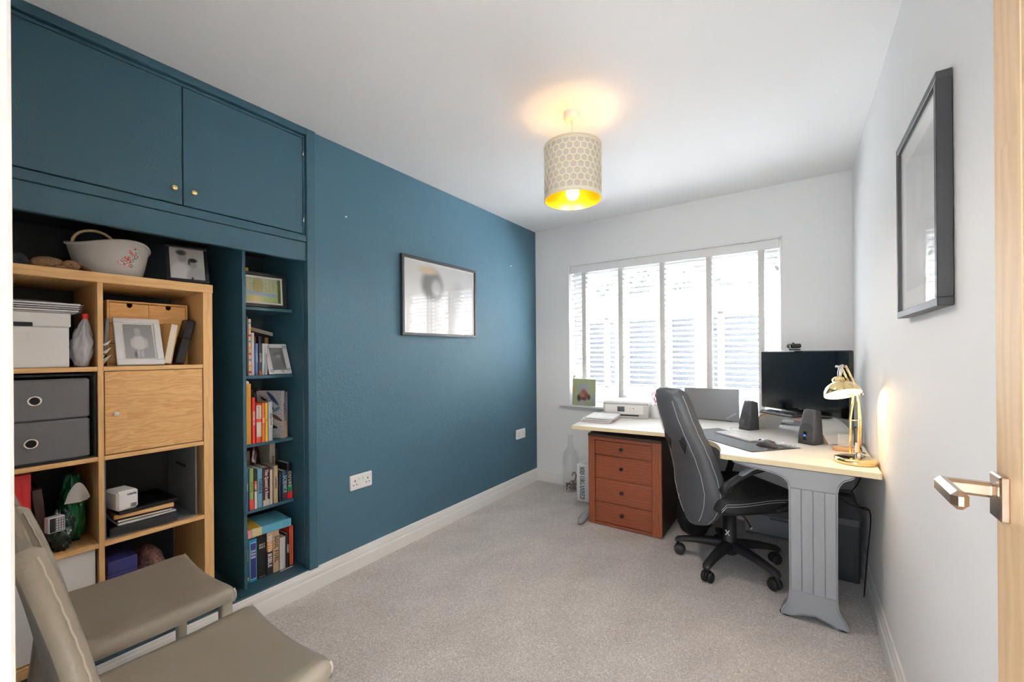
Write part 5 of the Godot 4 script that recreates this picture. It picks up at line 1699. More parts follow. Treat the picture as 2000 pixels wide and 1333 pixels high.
func desk_things() -> void:
	var G := func(v: float) -> Color: return Color(v, v, v)
	mat("dark_grey", rgb(70, 70, 73), 0.5)
	mat("speaker_cloth", Color.WHITE, 0.9, 0.0, {"albedo_texture": noise_tex(128, 0.4, rgb(48, 48, 50), rgb(82, 82, 84), 2, 22), "uv1_triplanar": true, "uv1_scale": Vector3(14, 14, 14)})
	mat("laptop_grey", rgb(138, 139, 142), 0.4, 0.35)
	mat("printer_grey", rgb(205, 204, 200), 0.45)
	mat("mat_black", rgb(44, 45, 48), 0.65)
	mat("screen_off", rgb(5, 5, 6), 0.18)
	mat("ply", rgb(196, 154, 112), 0.55)
	mat("acrylic", Color(0.97, 0.98, 0.98, 0.12), 0.03, 0.0, {"transparency": BaseMaterial3D.TRANSPARENCY_ALPHA})
	mat("blue_led", rgb(60, 110, 240), 0.3, 0.0, {"emission_enabled": true, "emission": Color(0.15, 0.4, 1.0), "emission_energy_multiplier": 1.2})
	mat("red_plastic", rgb(196, 44, 44), 0.35)

	# picture on the sill
	var sp := thing("photo_print", "green garden photo print with blurred people standing on the windowsill", "photo print", Vector3(-1.585, 0.7535, -3.434), 0.0)
	var pt := blob_tex(80, 84, Color(0.62, 0.66, 0.5), Color(0.66, 0.69, 0.55), [[0.5, 0.35, 0.3, 0.22, Color(0.62, 0.64, 0.66), 0.4], [0.3, 0.72, 0.1, 0.16, G.call(0.25), 0.6], [0.72, 0.68, 0.08, 0.12, G.call(0.25), 0.6], [0.5, 0.5, 0.14, 0.14, Color(0.55, 0.3, 0.26), 0.7], [0.4, 0.6, 0.12, 0.14, Color(0.62, 0.42, 0.36), 0.7], [0.62, 0.62, 0.12, 0.14, Color(0.5, 0.26, 0.24), 0.7], [0.5, 0.74, 0.16, 0.1, Color(0.36, 0.24, 0.24), 0.7], [0.45, 0.92, 0.2, 0.14, Color(0.66, 0.68, 0.7), 0.6], [0.03, 0.42, 0.04, 0.14, Color(0.8, 0.6, 0.2), 0.6], [0.9, 0.75, 0.12, 0.3, Color(0.62, 0.66, 0.66), 0.8]], 0.22, 9)
	var tx := Transform3D(Basis(Vector3.RIGHT, deg_to_rad(-4.0)), Vector3.ZERO)
	var st := mb()
	box(st, Vector3(0, 0.12, -0.004), Vector3(0.225, 0.24, 0.006), 0.001, tx)
	put("board", st, M.mount, sp)
	st = mb()
	uvquad(st, tx * Vector3(-0.1115, 0.001, -0.0006), tx * Vector3(0.1115, 0.001, -0.0006), tx * Vector3(0.1115, 0.239, -0.0006), tx * Vector3(-0.1115, 0.239, -0.0006))
	put("photograph", st, photo_mat(pt, 0.4), sp)

	# notepads
	var pads := [["notebook", "cream covered notebook at the bottom of the pads by the printer", 0.011, M.mount, 0.222, 0.262, 4.0], ["notepad", "grey edged notepad in the middle of the pads by the printer", 0.012, M.pale_grey, 0.216, 0.265, 7.0], ["reporter_pad", "white reporter pad with a grey binding on top of the pads by the printer", 0.013, M.paper, 0.205, 0.27, 9.0]]
	var y := DY + 0.0005
	for i in 3:
		var e: Array = pads[i]
		var o := thing(e[0], e[1], "notepad", Vector3(-1.228 + 0.008 * i, y, -2.965 - 0.004 * i), e[6], "pads piled on the desk")
		put("sheets", bx(-e[4] / 2, e[4] / 2, 0.001, e[2] - 0.0012, -e[5] / 2, e[5] / 2, 0.001), M.paper, o)
		put("cover", bx(-e[4] / 2 - 0.001, e[4] / 2 + 0.001, 0, 0.0014, -e[5] / 2 - 0.001, e[5] / 2 + 0.001), [M.red_card, M.dark_grey, M.dark_grey][i], o)
		put("binding", bx(-e[4] / 2 - 0.001, e[4] / 2 + 0.001, 0.0, e[2] + 0.0006, -e[5] / 2 - 0.001, -e[5] / 2 + 0.022, 0.003), [M.mount, M.mount, M.pale_grey][i], o)
		if i < 2:
			put("top_cover", bx(-e[4] / 2 - 0.001, e[4] / 2 + 0.001, e[2] - 0.0012, e[2], -e[5] / 2 + 0.02, e[5] / 2 + 0.001), e[3], o)
		y += e[2] + 0.0012

	# printer
	var p := thing("printer", "white and grey inkjet printer with a small screen on the left of the desk", "printer", Vector3(-1.122, DY + 0.0005, -3.262), 10.0)
	st = mb()
	loft(st, [rr_ring(0.335, 0.232, 0.012, 0.0), rr_ring(0.343, 0.24, 0.014, 0.006), rr_ring(0.345, 0.242, 0.014, 0.104), rr_ring(0.341, 0.238, 0.014, 0.110)])
	put("body", st, M.printer_grey, p)
	st = mb()
	loft(st, [rr_ring(0.340, 0.236, 0.014, 0.1105), rr_ring(0.340, 0.236, 0.014, 0.124), rr_ring(0.30, 0.2, 0.014, 0.133), rr_ring(0.29, 0.19, 0.012, 0.134)])
	put("scanner_lid", st, M.plastic_white, p)
	put("lid_gap", bx(-0.168, 0.168, 0.1075, 0.1115, -0.11, 0.1195), M.dark_grey, p)
	st = mb()
	box(st, Vector3(-0.01, 0.068, 0.1195), Vector3(0.29, 0.07, 0.006), 0.003)
	var pan := put("control_panel", st, M.plastic_white, p)
	put("screen", bx(-0.06, -0.005, 0.05, 0.09, 0.121, 0.1232, 0.001), M.dark_grey, pan)
	for k in 5:
		put("button", bx(0.035 + (k % 3) * 0.022, 0.044 + (k % 3) * 0.022, 0.052 + (k / 3) * 0.022, 0.058 + (k / 3) * 0.022, 0.1215, 0.1232, 0.001), M.red_tie if k == 4 else M.printer_grey, pan)
	put("paper_slot", bx(-0.1, 0.1, 0.018, 0.028, 0.117, 0.1216), M.black_matt, p)
	put("output_tray", bx(-0.11, 0.11, 0.008, 0.017, 0.1195, 0.1235, 0.002), M.printer_grey, p)
	put("usb_slot", bx(-0.155, -0.125, 0.06, 0.064, 0.121, 0.1216), M.dark_grey, p)

	# pen pot with scissors
	var pot := thing("pen_pot", "small white pen pot beside the printer behind the office chair", "pot", Vector3(-0.905, DY + 0.0005, -3.27))
	st = smooth(mb())
	lathe(st, [Vector2(0, 0), Vector2(0.034, 0), Vector2(0.036, 0.004), Vector2(0.038, 0.1), Vector2(0.0355, 0.1), Vector2(0.034, 0.006), Vector2(0, 0.005)], 28)
	put("pot", st, M.plastic_white, pot)
	var sc := thing("scissors", "red handled scissors standing in the pen pot", "scissors", Vector3(-0.905, DY + 0.008, -3.27))
	st = mb()
	box(st, Vector3(0, 0.06, 0), Vector3(0.008, 0.11, 0.002), 0.0, Transform3D(Basis(Vector3(0, 0, 1), 0.05), Vector3.ZERO))
	put("blade", st, M.chrome, sc)
	for sg: float in [-1.0, 1.0]:
		st = smooth(mb())
		var lp := []
		for k in 17:
			var a := TAU * k / 16.0
			lp.append(Vector3(sg * 0.016 + 0.011 * cos(a), 0.165 + 0.026 * sin(a), sg * 0.003))
		tube(st, lp, 0.004, 8, false)
		rod(st, Vector3(0, 0.11, 0), Vector3(sg * 0.014, 0.142, sg * 0.003), 0.0045, 8)
		put("handle", st, M.red_plastic, sc)

	# laptop on edge against the sill
	var lt := thing("laptop", "closed grey laptop propped upright on its edge against the windowsill", "laptop", Vector3(-0.537, DY + 0.001, -3.385), 0.0)
	var lx := Transform3D(Basis(Vector3.RIGHT, deg_to_rad(-3.0)), Vector3.ZERO)
	st = mb()
	box(st, Vector3(0, 0.119, 0), Vector3(0.372, 0.23, 0.008), 0.0025, lx)
	put("lid", st, M.laptop_grey, lt)
	st = mb()
	box(st, Vector3(0, 0.117, -0.0105), Vector3(0.372, 0.232, 0.012), 0.003, lx)
	put("body", st, M.dark_grey, lt)
	st = smooth(mb())
	for hx: float in [-0.12, 0.12]:
		rod(st, lx * Vector3(hx - 0.02, 0.003, -0.003), lx * Vector3(hx + 0.02, 0.003, -0.003), 0.004, 10)
	put("hinge", st, M.black, lt)
	st = mb()
	for e: Array in [[-0.13, 0.2], [-0.125, 0.205], [0.13, 0.185], [0.136, 0.19]]:
		box(st, Vector3(e[0], e[1], 0.0042), Vector3(0.004, 0.002, 0.0006), 0.0, lx)
	put("scuffs", st, M.dark_grey, lt)
	text("logo_lettering", "ThinkPad", lx * Vector3(0.135, 0.04, 0.0045), lx.basis * Basis(Vector3(0, 0, 1), deg_to_rad(35)), 0.013, M.pale_grey, lt, "Droid Sans", true)

	# monitor riser of bent ply, monitor, webcam
	var ri := thing("monitor_riser", "white bent ply monitor riser with a wood edge standing in the desk corner", "monitor stand", Vector3(-0.055, DY + 0.0005, -2.998), -43.5)
	var path := curve([Vector2(-0.262, 0.0), Vector2(-0.236, 0.05), Vector2(-0.205, 0.088), Vector2(-0.165, 0.108), Vector2(-0.1, 0.114), Vector2(0.1, 0.114), Vector2(0.15, 0.106), Vector2(0.19, 0.084), Vector2(0.226, 0.045), Vector2(0.256, 0.0)], 4)
	for layer in 2:
		st = mb()
		var rings := []
		for i in path.size():
			var q: Vector2 = path[i]
			var t: Vector2 = (path[mini(i + 1, path.size() - 1)] - path[maxi(i - 1, 0)]).normalized()
			var nn := Vector2(-t.y, t.x) * 0.005
			var z0 := -0.195 if layer == 0 else 0.0
			var z1 := 0.0 if layer == 0 else 0.0015
			var a := q + nn
			var b := q - nn
			a.y = maxf(a.y, 0.0)
			b.y = maxf(b.y, 0.0)
			rings.append([Vector3(b.x, b.y, z0), Vector3(b.x, b.y, z1), Vector3(a.x, a.y, z1), Vector3(a.x, a.y, z0)])
		for R: Array in rings:
			R.reverse()
		loft(st, rings)
		put("shelf" if layer == 0 else "wood_edge", st, M.desk_white if layer == 0 else M.ply, ri)
	put("back_rail", bx(-0.12, 0.13, 0.074, 0.106, -0.16, -0.148, 0.003), M.desk_white, ri)
	var mo := thing("monitor", "large black computer monitor with a dark screen standing on the riser", "monitor", Vector3(0.0125, DY + 0.12, -3.06), -44.0)
	st = mb()
	box(st, Vector3(0, 0.2035, -0.012), Vector3(0.606, 0.375, 0.03), 0.006)
	put("casing", st, M.black_gloss, mo)
	put("screen", bx(-0.28, 0.28, 0.062, 0.374, 0.0, 0.0036), M.screen_off, mo)
	st = mb()
	box(st, Vector3(0, 0.2, -0.04), Vector3(0.36, 0.22, 0.03), 0.012)
	put("back_cover", st, M.black, mo)
	st = smooth(mb())
	tube(st, [Vector3(0, 0.004, -0.05), Vector3(0, 0.06, -0.05), Vector3(0, 0.14, -0.045)], [0.028, 0.022, 0.022], 16)
	put("neck", st, M.black, mo)
	st = smooth(mb())
	lathe(st, [Vector2(0, 0), Vector2(0.125, 0), Vector2(0.128, 0.004), Vector2(0.12, 0.008), Vector2(0.03, 0.014), Vector2(0, 0.014)], 40, Transform3D(Basis.IDENTITY.scaled(Vector3(1.15, 1, 0.62)), Vector3(0, -0.0, -0.045)))
	put("base", st, M.black_gloss, mo)
	text("logo_lettering", "acer", Vector3(0, 0.04, 0.0034), Basis.IDENTITY, 0.008, M.dark_grey, mo, "Droid Sans", true)
	var wc := thing("webcam", "small black webcam clipped on the top edge of the monitor", "webcam", Vector3(-0.02, DY + 0.12 + 0.3915, -3.062), -44.0)
	st = mb()
	box(st, Vector3(0, 0.006, -0.006), Vector3(0.05, 0.01, 0.04), 0.003)
	put("clip", st, M.black_matt, wc)
	st = smooth(mb())
	tube(st, [Vector3(-0.044, 0.028, 0), Vector3(-0.038, 0.028, 0), Vector3(0.038, 0.028, 0), Vector3(0.044, 0.028, 0)], [0.009, 0.0145, 0.0145, 0.009], 16)
	put("body", st, M.black_matt, wc)
	st = smooth(mb())
	lathe(st, [Vector2(0.013, 0), Vector2(0.013, 0.006), Vector2(0.010, 0.009), Vector2(0, 0.007)], 20, Transform3D(Basis(Vector3(1, 0, 0), PI / 2), Vector3(0, 0.028, 0.012)))
	rod(st, Vector3(-0.004, 0.038, 0.004), Vector3(-0.004, 0.047, 0.0), 0.008, 12)
	put("lens", st, M.black_gloss, wc)
	# black keyboard lying on the riser
	var bk := thing("keyboard", "black keyboard lying on the riser in front of the monitor", "keyboard", Vector3(-0.088, DY + 0.1205, -3.015), -43.5)
	st = mb()
	box(st, Vector3(0, 0.008, 0), Vector3(0.24, 0.016, 0.09), 0.006)
	put("body", st, M.dark_grey, bk)
	for r in 4:
		for k in 10:
			put("key", bx(-0.113 + k * 0.0226, -0.0935 + k * 0.0226, 0.0155, 0.02, -0.04 + r * 0.02, -0.0225 + r * 0.02, 0.002), M.black_matt, bk)
	# speakers
	for e: Array in [[-0.268, -3.122, -38.0, "dark grey computer speaker left of the riser beside the laptop", 0], [0.053, -2.814, -32.0, "dark grey computer speaker with a blue light in front of the riser", 1]]:
		var s := thing("computer_speaker", e[3], "speaker", Vector3(e[0], DY + 0.0005, e[1]), e[2], "computer speakers")
		st = smooth(mb())
		var rings := []
		for k in 9:
			var v := k / 8.0
			var w := lerpf(0.088, 0.064, v * v)
			var dp := lerpf(0.092, 0.062, v)
			rings.append(rr_ring(w, dp, 0.014, 0.182 * v + 0.004 * sin(v * PI), 0.0, -0.012 * v - 0.008 * v * v))
		for k in rings[8].size():
			rings[8][k].y += rings[8][k].z * 0.12
		rings.append(rings[8].map(func(q: Vector3) -> Vector3: return Vector3(q.x * 0.7, q.y + 0.005, (q.z + 0.02) * 0.6 - 0.02)))
		loft(st, rings)
		put("cabinet", st, M.dark_grey, s)
		st = smooth(mb())
		sheet(st, func(u: float, v: float) -> Vector3:
			var w := lerpf(0.070, 0.052, v * v)
			return Vector3(lerpf(-w / 2, w / 2, u), lerpf(0.03, 0.176, v), lerpf(0.0475, 0.0125, v) - 0.008 * v * v - 0.0 + 0.0015 - 0.003 * pow(absf(u - 0.5) * 2.0, 4.0) + 0.0004), 8, 10)
		put("grille_cloth", st, M.speaker_cloth, s)
		st = smooth(mb())
		box(flat(st), Vector3(0.0, 0.046, 0.0445), Vector3(0.017, 0.05, 0.008), 0.003)
		put("control_plate", st, M.black_matt if e[4] == 1 else M.dark_grey, s)
		if e[4] == 1:
			st = smooth(mb())
			lathe(st, [Vector2(0.0065, 0), Vector2(0.0065, 0.006), Vector2(0.005, 0.008), Vector2(0, 0.008)], 16, Transform3D(Basis(Vector3(1, 0, 0), PI / 2), Vector3(0, 0.032, 0.048)))
			put("knob", st, M.black_matt, s)
			put("blue_light", bx(-0.006, 0.006, 0.044, 0.052, 0.047, 0.0495, 0.001), M.blue_led, s)
			st = mb()
			lathe(st, [Vector2(0.004, 0.001), Vector2(0, 0.001)], 12, Transform3D(Basis(Vector3(1, 0, 0), PI / 2), Vector3(0, 0.063, 0.048)))
			put("jack", st, M.black_gloss, s)

	# desk mat, keyboard, mouse, wrist rest
	var e1 := Vector2(-0.755, -0.654).normalized()
	var dm := thing("desk_mat", "large black desk mat lying under the white keyboard and mouse", "desk mat", Vector3(-0.194 + e1.x * 0.3 + 0.68 * 0.155, DY + 0.0005, -2.42 + e1.y * 0.3 - 0.73 * 0.155), -41.5)
	st = mb()
	loft(st, [rr_ring(0.6, 0.31, 0.01, 0.0), rr_ring(0.6, 0.31, 0.01, 0.0028)])
	put("mat", st, M.mat_black, dm)
	var kb := thing("keyboard", "slim white keyboard lying on the black desk mat", "keyboard", Vector3(-0.288, DY + 0.0036, -2.80), -43.5)
	st = mb()
	loft(st, [rr_ring(0.284, 0.118, 0.008, 0.0), rr_ring(0.286, 0.12, 0.008, 0.004), rr_ring(0.284, 0.118, 0.008, 0.0075)])
	put("body", st, M.pale_grey, kb)
	var key := bx(-0.0078, 0.0078, 0, 0.0028, -0.0078, 0.0078, 0.0012)
	key.generate_normals()
	var km := key.commit()
	for r in 6:
		for k in 14:
			if r == 5 and k > 4 and k < 9:
				continue
			var o := MeshInstance3D.new()
			o.name = numbered("key", kb)
			o.mesh = km
			o.material_override = M.plastic_white
			kb.add_child(o, true)
			o.position = Vector3(-0.1287 + k * 0.0198, 0.0073, -0.0475 + r * 0.019)
	put("space_bar", bx(-0.039, 0.055, 0.0073, 0.0101, 0.0397, 0.0553, 0.0012), M.plastic_white, kb)
	var ms := thing("mouse", "grey and black wireless mouse on the desk mat right of the keyboard", "mouse", Vector3(-0.142, DY + 0.0036, -2.59), 66.0)
	st = smooth(mb())
	skin(st, func(u: float, v: float) -> Vector3:
		var a := u * TAU
		var b := PI / 2 * clampf(v, 0.0, 0.99)
		var r := cos(b)
		return Vector3(0.03 * r * cos(a) * (1.0 - 0.12 * cos(a * 2.0)), 0.036 * sin(b) * (1.0 - 0.2 * sin(a) * r), -0.054 * r * sin(a)), 32, 12)
	put("body", st, M.dark_grey, ms)
	st = smooth(mb())
	sheet(st, func(u: float, v: float) -> Vector3:
		var a := lerpf(0.15, PI - 0.15, u)
		var b := lerpf(0.75, 1.5, v)
		var r := cos(b)
		return Vector3(0.0305 * r * cos(a) * (1.0 - 0.12 * cos(a * 2.0)), 0.0368 * sin(b) * (1.0 - 0.2 * sin(a) * r), -0.0545 * r * sin(a)), 16, 8)
	put("top_shell", st, M.laptop_grey, ms)
	st = smooth(mb())
	lathe(st, [Vector2(0, -0.003), Vector2(0.008, -0.003), Vector2(0.008, 0.003), Vector2(0, 0.003)], 16, Transform3D(Basis(Vector3(0, 0, 1), PI / 2), Vector3(0, 0.026, -0.03)))
	put("wheel", st, M.black, ms)
	var wr := thing("wrist_rest", "clear bubbled gel wrist rest on the right end of the desk mat", "wrist rest", Vector3(-0.05, DY + 0.0036, -2.658), -28.0)
	st = smooth(mb())
	var nn2 := noise(0.3, 2, 71)
	skin(st, func(u: float, v: float) -> Vector3:
		var a := u * TAU
		var b := PI / 2 * clampf(v, 0.0, 0.99)
		var r := pow(cos(b), 0.6)
		var k := 1.0 + 0.18 * sin(a * 9.0) * r * 0.4
		return Vector3(0.075 * r * cos(a) * k, 0.012 * sin(b) * (1.0 + 0.7 * nn2.get_noise_2d(cos(a) * r * 30.0, sin(a) * r * 30.0)), -0.03 * r * sin(a) * k), 48, 14)
	put("gel", st, M.acrylic, wr)

	# acrylic block on a wooden base, slim box behind the lamp
	var ac := thing("acrylic_block", "clear engraved acrylic block on an oval wooden base beside the brass lamp", "desk ornament", Vector3(0.195, DY + 0.0005, -2.70), -10.0)
	st = smooth(mb())
	lathe(st, [Vector2(0, 0), Vector2(0.05, 0), Vector2(0.052, 0.003), Vector2(0.052, 0.016), Vector2(0.049, 0.019), Vector2(0, 0.019)], 36, Transform3D(Basis.IDENTITY.scaled(Vector3(1, 1, 0.6)), Vector3.ZERO))
	put("base", st, M.ply, ac)
	put("block", bx(-0.03, 0.03, 0.0192, 0.085, -0.008, 0.008, 0.002), M.acrylic, ac)
	st = mb()
	for k in 6:
		bx(-0.02, 0.008 + 0.012 * (k % 2), 0.034 + k * 0.007, 0.0355 + k * 0.007, 0.0081, 0.0084, 0, st)
	put("engraving", st, M.pale_grey, ac)
	var gb := thing("slim_box", "slim dark grey upright box behind the brass lamp by the wall", "box", Vector3(0.262, DY + 0.0005, -2.88))
	put("case", bx(-0.016, 0.016, 0, 0.1, -0.012, 0.012, 0.003), M.dark_grey, gb)
	put("front_edge", bx(-0.013, 0.013, 0.004, 0.096, 0.0119, 0.0126), M.laptop_grey, gb)
	# speaker lead behind the laptop
	var cb := thing("cable", "white cable curling across the desk between keyboard and speaker", "cable", Vector3(-0.33, DY + 0.002, -3.12))
	st = smooth(mb())
	tube(st, curve([Vector3(0.03, 0.001, -0.02), Vector3(-0.02, 0.0015, 0.0), Vector3(-0.04, 0.001, 0.06), Vector3(0.0, 0.001, 0.12), Vector3(0.06, 0.001, 0.14)], 6), 0.0016, 6)
	put("lead", st, M.plastic_white, cb)

# ---------------------------------------------------------------- brass lamp
func desk_lamp() -> void:
	mat("lamp_bulb", rgb(255, 244, 220), 0.4, 0.0, {"emission_enabled": true, "emission": Color(1.0, 0.84, 0.58), "emission_energy_multiplier": 8.0})
	mat("lamp_inside", rgb(250, 244, 230), 0.5)
	var l := thing("desk_lamp", "polished brass angled desk lamp lit on the right edge of the desk", "lamp", Vector3(0.212, DY + 0.0005, -2.44), 34.456)
	# local x runs along the picture plane, local z towards the camera
	var B: StandardMaterial3D = M.brass
	var st := smooth(mb())
	lathe(st, [Vector2(0, 0), Vector2(0.074, 0), Vector2(0.078, 0.004), Vector2(0.079, 0.013), Vector2(0.076, 0.022), Vector2(0.068, 0.026), Vector2(0.04, 0.029), Vector2(0, 0.030)], 56)
	put("base", st, B, l)
	st = smooth(mb())
	lathe(st, [Vector2(0.0095, 0.028), Vector2(0.0095, 0.046), Vector2(0.005, 0.05), Vector2(0.006, 0.058), Vector2(0.008, 0.066), Vector2(0.004, 0.078), Vector2(0, 0.078)], 20, Transform3D(Basis.IDENTITY, Vector3(0.012, 0, 0)))
	put("post", st, M.chrome, l)
	for e: Array in [[-0.022, -0.022, -0.006, 0.0], [0.010, 0.010, 0.010, 0.006], [0.026, 0.028, 0.016, -0.004]]:
		st = smooth(mb())
		tube(st, [Vector3(e[0], 0.044, e[3]), Vector3(e[1], 0.195, e[3]), Vector3(e[1] + (e[2] - e[1]) * 0.7, 0.27, e[3]), Vector3(e[2], 0.318, e[3])], 0.0048, 12)
		put("lower_rod", st, B, l)
	st = smooth(mb())
	rod(st, Vector3(-0.026, 0.048, 0.0), Vector3(0.03, 0.048, 0.0), 0.003, 8)
	rod(st, Vector3(-0.024, 0.192, 0.0), Vector3(0.03, 0.192, 0.0), 0.003, 8)
	rod(st, Vector3(-0.026, 0.312, 0.0), Vector3(0.034, 0.312, 0.0), 0.0035, 8)
	for x: float in [-0.028, 0.036]:
		lathe(st, [Vector2(0, -0.005), Vector2(0.007, -0.004), Vector2(0.007, 0.004), Vector2(0, 0.005)], 14, Transform3D(Basis(Vector3(0, 0, 1), PI / 2), Vector3(x, 0.312, 0)))
	put("wing_nut", st, M.chrome, l)
	# pivot plates
	st = mb()
	box(st, Vector3(0.002, 0.07, 0.008), Vector3(0.018, 0.045, 0.003), 0.001)
	box(st, Vector3(0.006, 0.325, 0.008), Vector3(0.024, 0.04, 0.003), 0.001)
	put("pivot_plate", st, M.chrome, l)
	for e: Array in [[0.012, 0.322, -0.046, 0.442, 0.006], [0.0, 0.318, -0.056, 0.436, -0.006]]:
		st = smooth(mb())
		rod(st, Vector3(e[0], e[1], e[4]), Vector3(e[2], e[3], e[4]), 0.0048, 12)
		put("upper_rod", st, B, l)
	st = smooth(mb())
	tube(st, [Vector3(-0.052, 0.444, 0), Vector3(-0.062, 0.436, 0), Vector3(-0.068, 0.41, 0), Vector3(-0.07, 0.385, 0)], [0.006, 0.009, 0.009, 0.007], 12)
	rod(st, Vector3(-0.078, 0.437, 0.0), Vector3(-0.04, 0.437, 0.0), 0.0035, 8)
	lathe(st, [Vector2(0, -0.004), Vector2(0.006, -0.004), Vector2(0.006, 0.004), Vector2(0, 0.004)], 12, Transform3D(Basis(Vector3(0, 0, 1), PI / 2), Vector3(-0.08, 0.437, 0)))
	put("knuckle", st, M.chrome, l)
	var X := Transform3D(Basis(Vector3(0, 0, 1), deg_to_rad(-2.0)) * Basis(Vector3(1, 0, 0), deg_to_rad(-25.0)), Vector3(-0.072, 0.313, 0.022))
	st = smooth(mb())
	lathe(st, [Vector2(0.0705, 0.0), Vector2(0.071, 0.002), Vector2(0.068, 0.018), Vector2(0.058, 0.037), Vector2(0.042, 0.051), Vector2(0.026, 0.058), Vector2(0.024, 0.062), Vector2(0.024, 0.074), Vector2(0.016, 0.082), Vector2(0, 0.084)], 48, X)
	var sh := put("shade", st, B, l)
	st = smooth(mb())
	lathe(st, [Vector2(0.0, 0.056), Vector2(0.025, 0.0555), Vector2(0.041, 0.049), Vector2(0.0565, 0.0355), Vector2(0.0665, 0.0175), Vector2(0.0695, 0.0005)], 48, X)
	lbl(put("shade_inside", st, M.lamp_inside, sh), "white inside of the lamp shade")
	st = smooth(mb())
	lathe(st, [Vector2(0, 0.008), Vector2(0.012, 0.010), Vector2(0.019, 0.02), Vector2(0.018, 0.032), Vector2(0.011, 0.045), Vector2(0.01, 0.054), Vector2(0, 0.055)], 24, X)
	lbl(put("bulb", st, M.lamp_bulb, l), "lit warm bulb")
	st = smooth(mb())
	rod(st, X * Vector3(0.0, 0.05, 0.0712), X * Vector3(0.002, 0.012, 0.0735), 0.0012, 6)
	lathe(st, [Vector2(0, -0.003), Vector2(0.0025, 0), Vector2(0, 0.003)], 10, X * Transform3D(Basis.IDENTITY, Vector3(0.002, 0.012, 0.0735)))
	put("pull_switch", st, M.chrome, l)
	st = smooth(mb())
	tube(st, curve([Vector3(0.014, 0.075, 0.006), Vector3(0.024, 0.06, 0.004), Vector3(0.04, 0.045, -0.012), Vector3(0.058, 0.038, -0.02), Vector3(0.07, 0.034, -0.03)], 6), 0.0026, 8)
	put("flex", st, M.black, l)
	var o := OmniLight3D.new()
	o.name = "desk_lamp_light"
	o.position = X * Vector3(0, 0.022, 0)
	o.light_color = Color(1.0, 0.82, 0.56)
	o.light_energy = 0.045
	o.light_size = 0.016
	o.omni_range = 4.0
	o.omni_attenuation = 2.0
	o.shadow_enabled = true
	l.add_child(o)

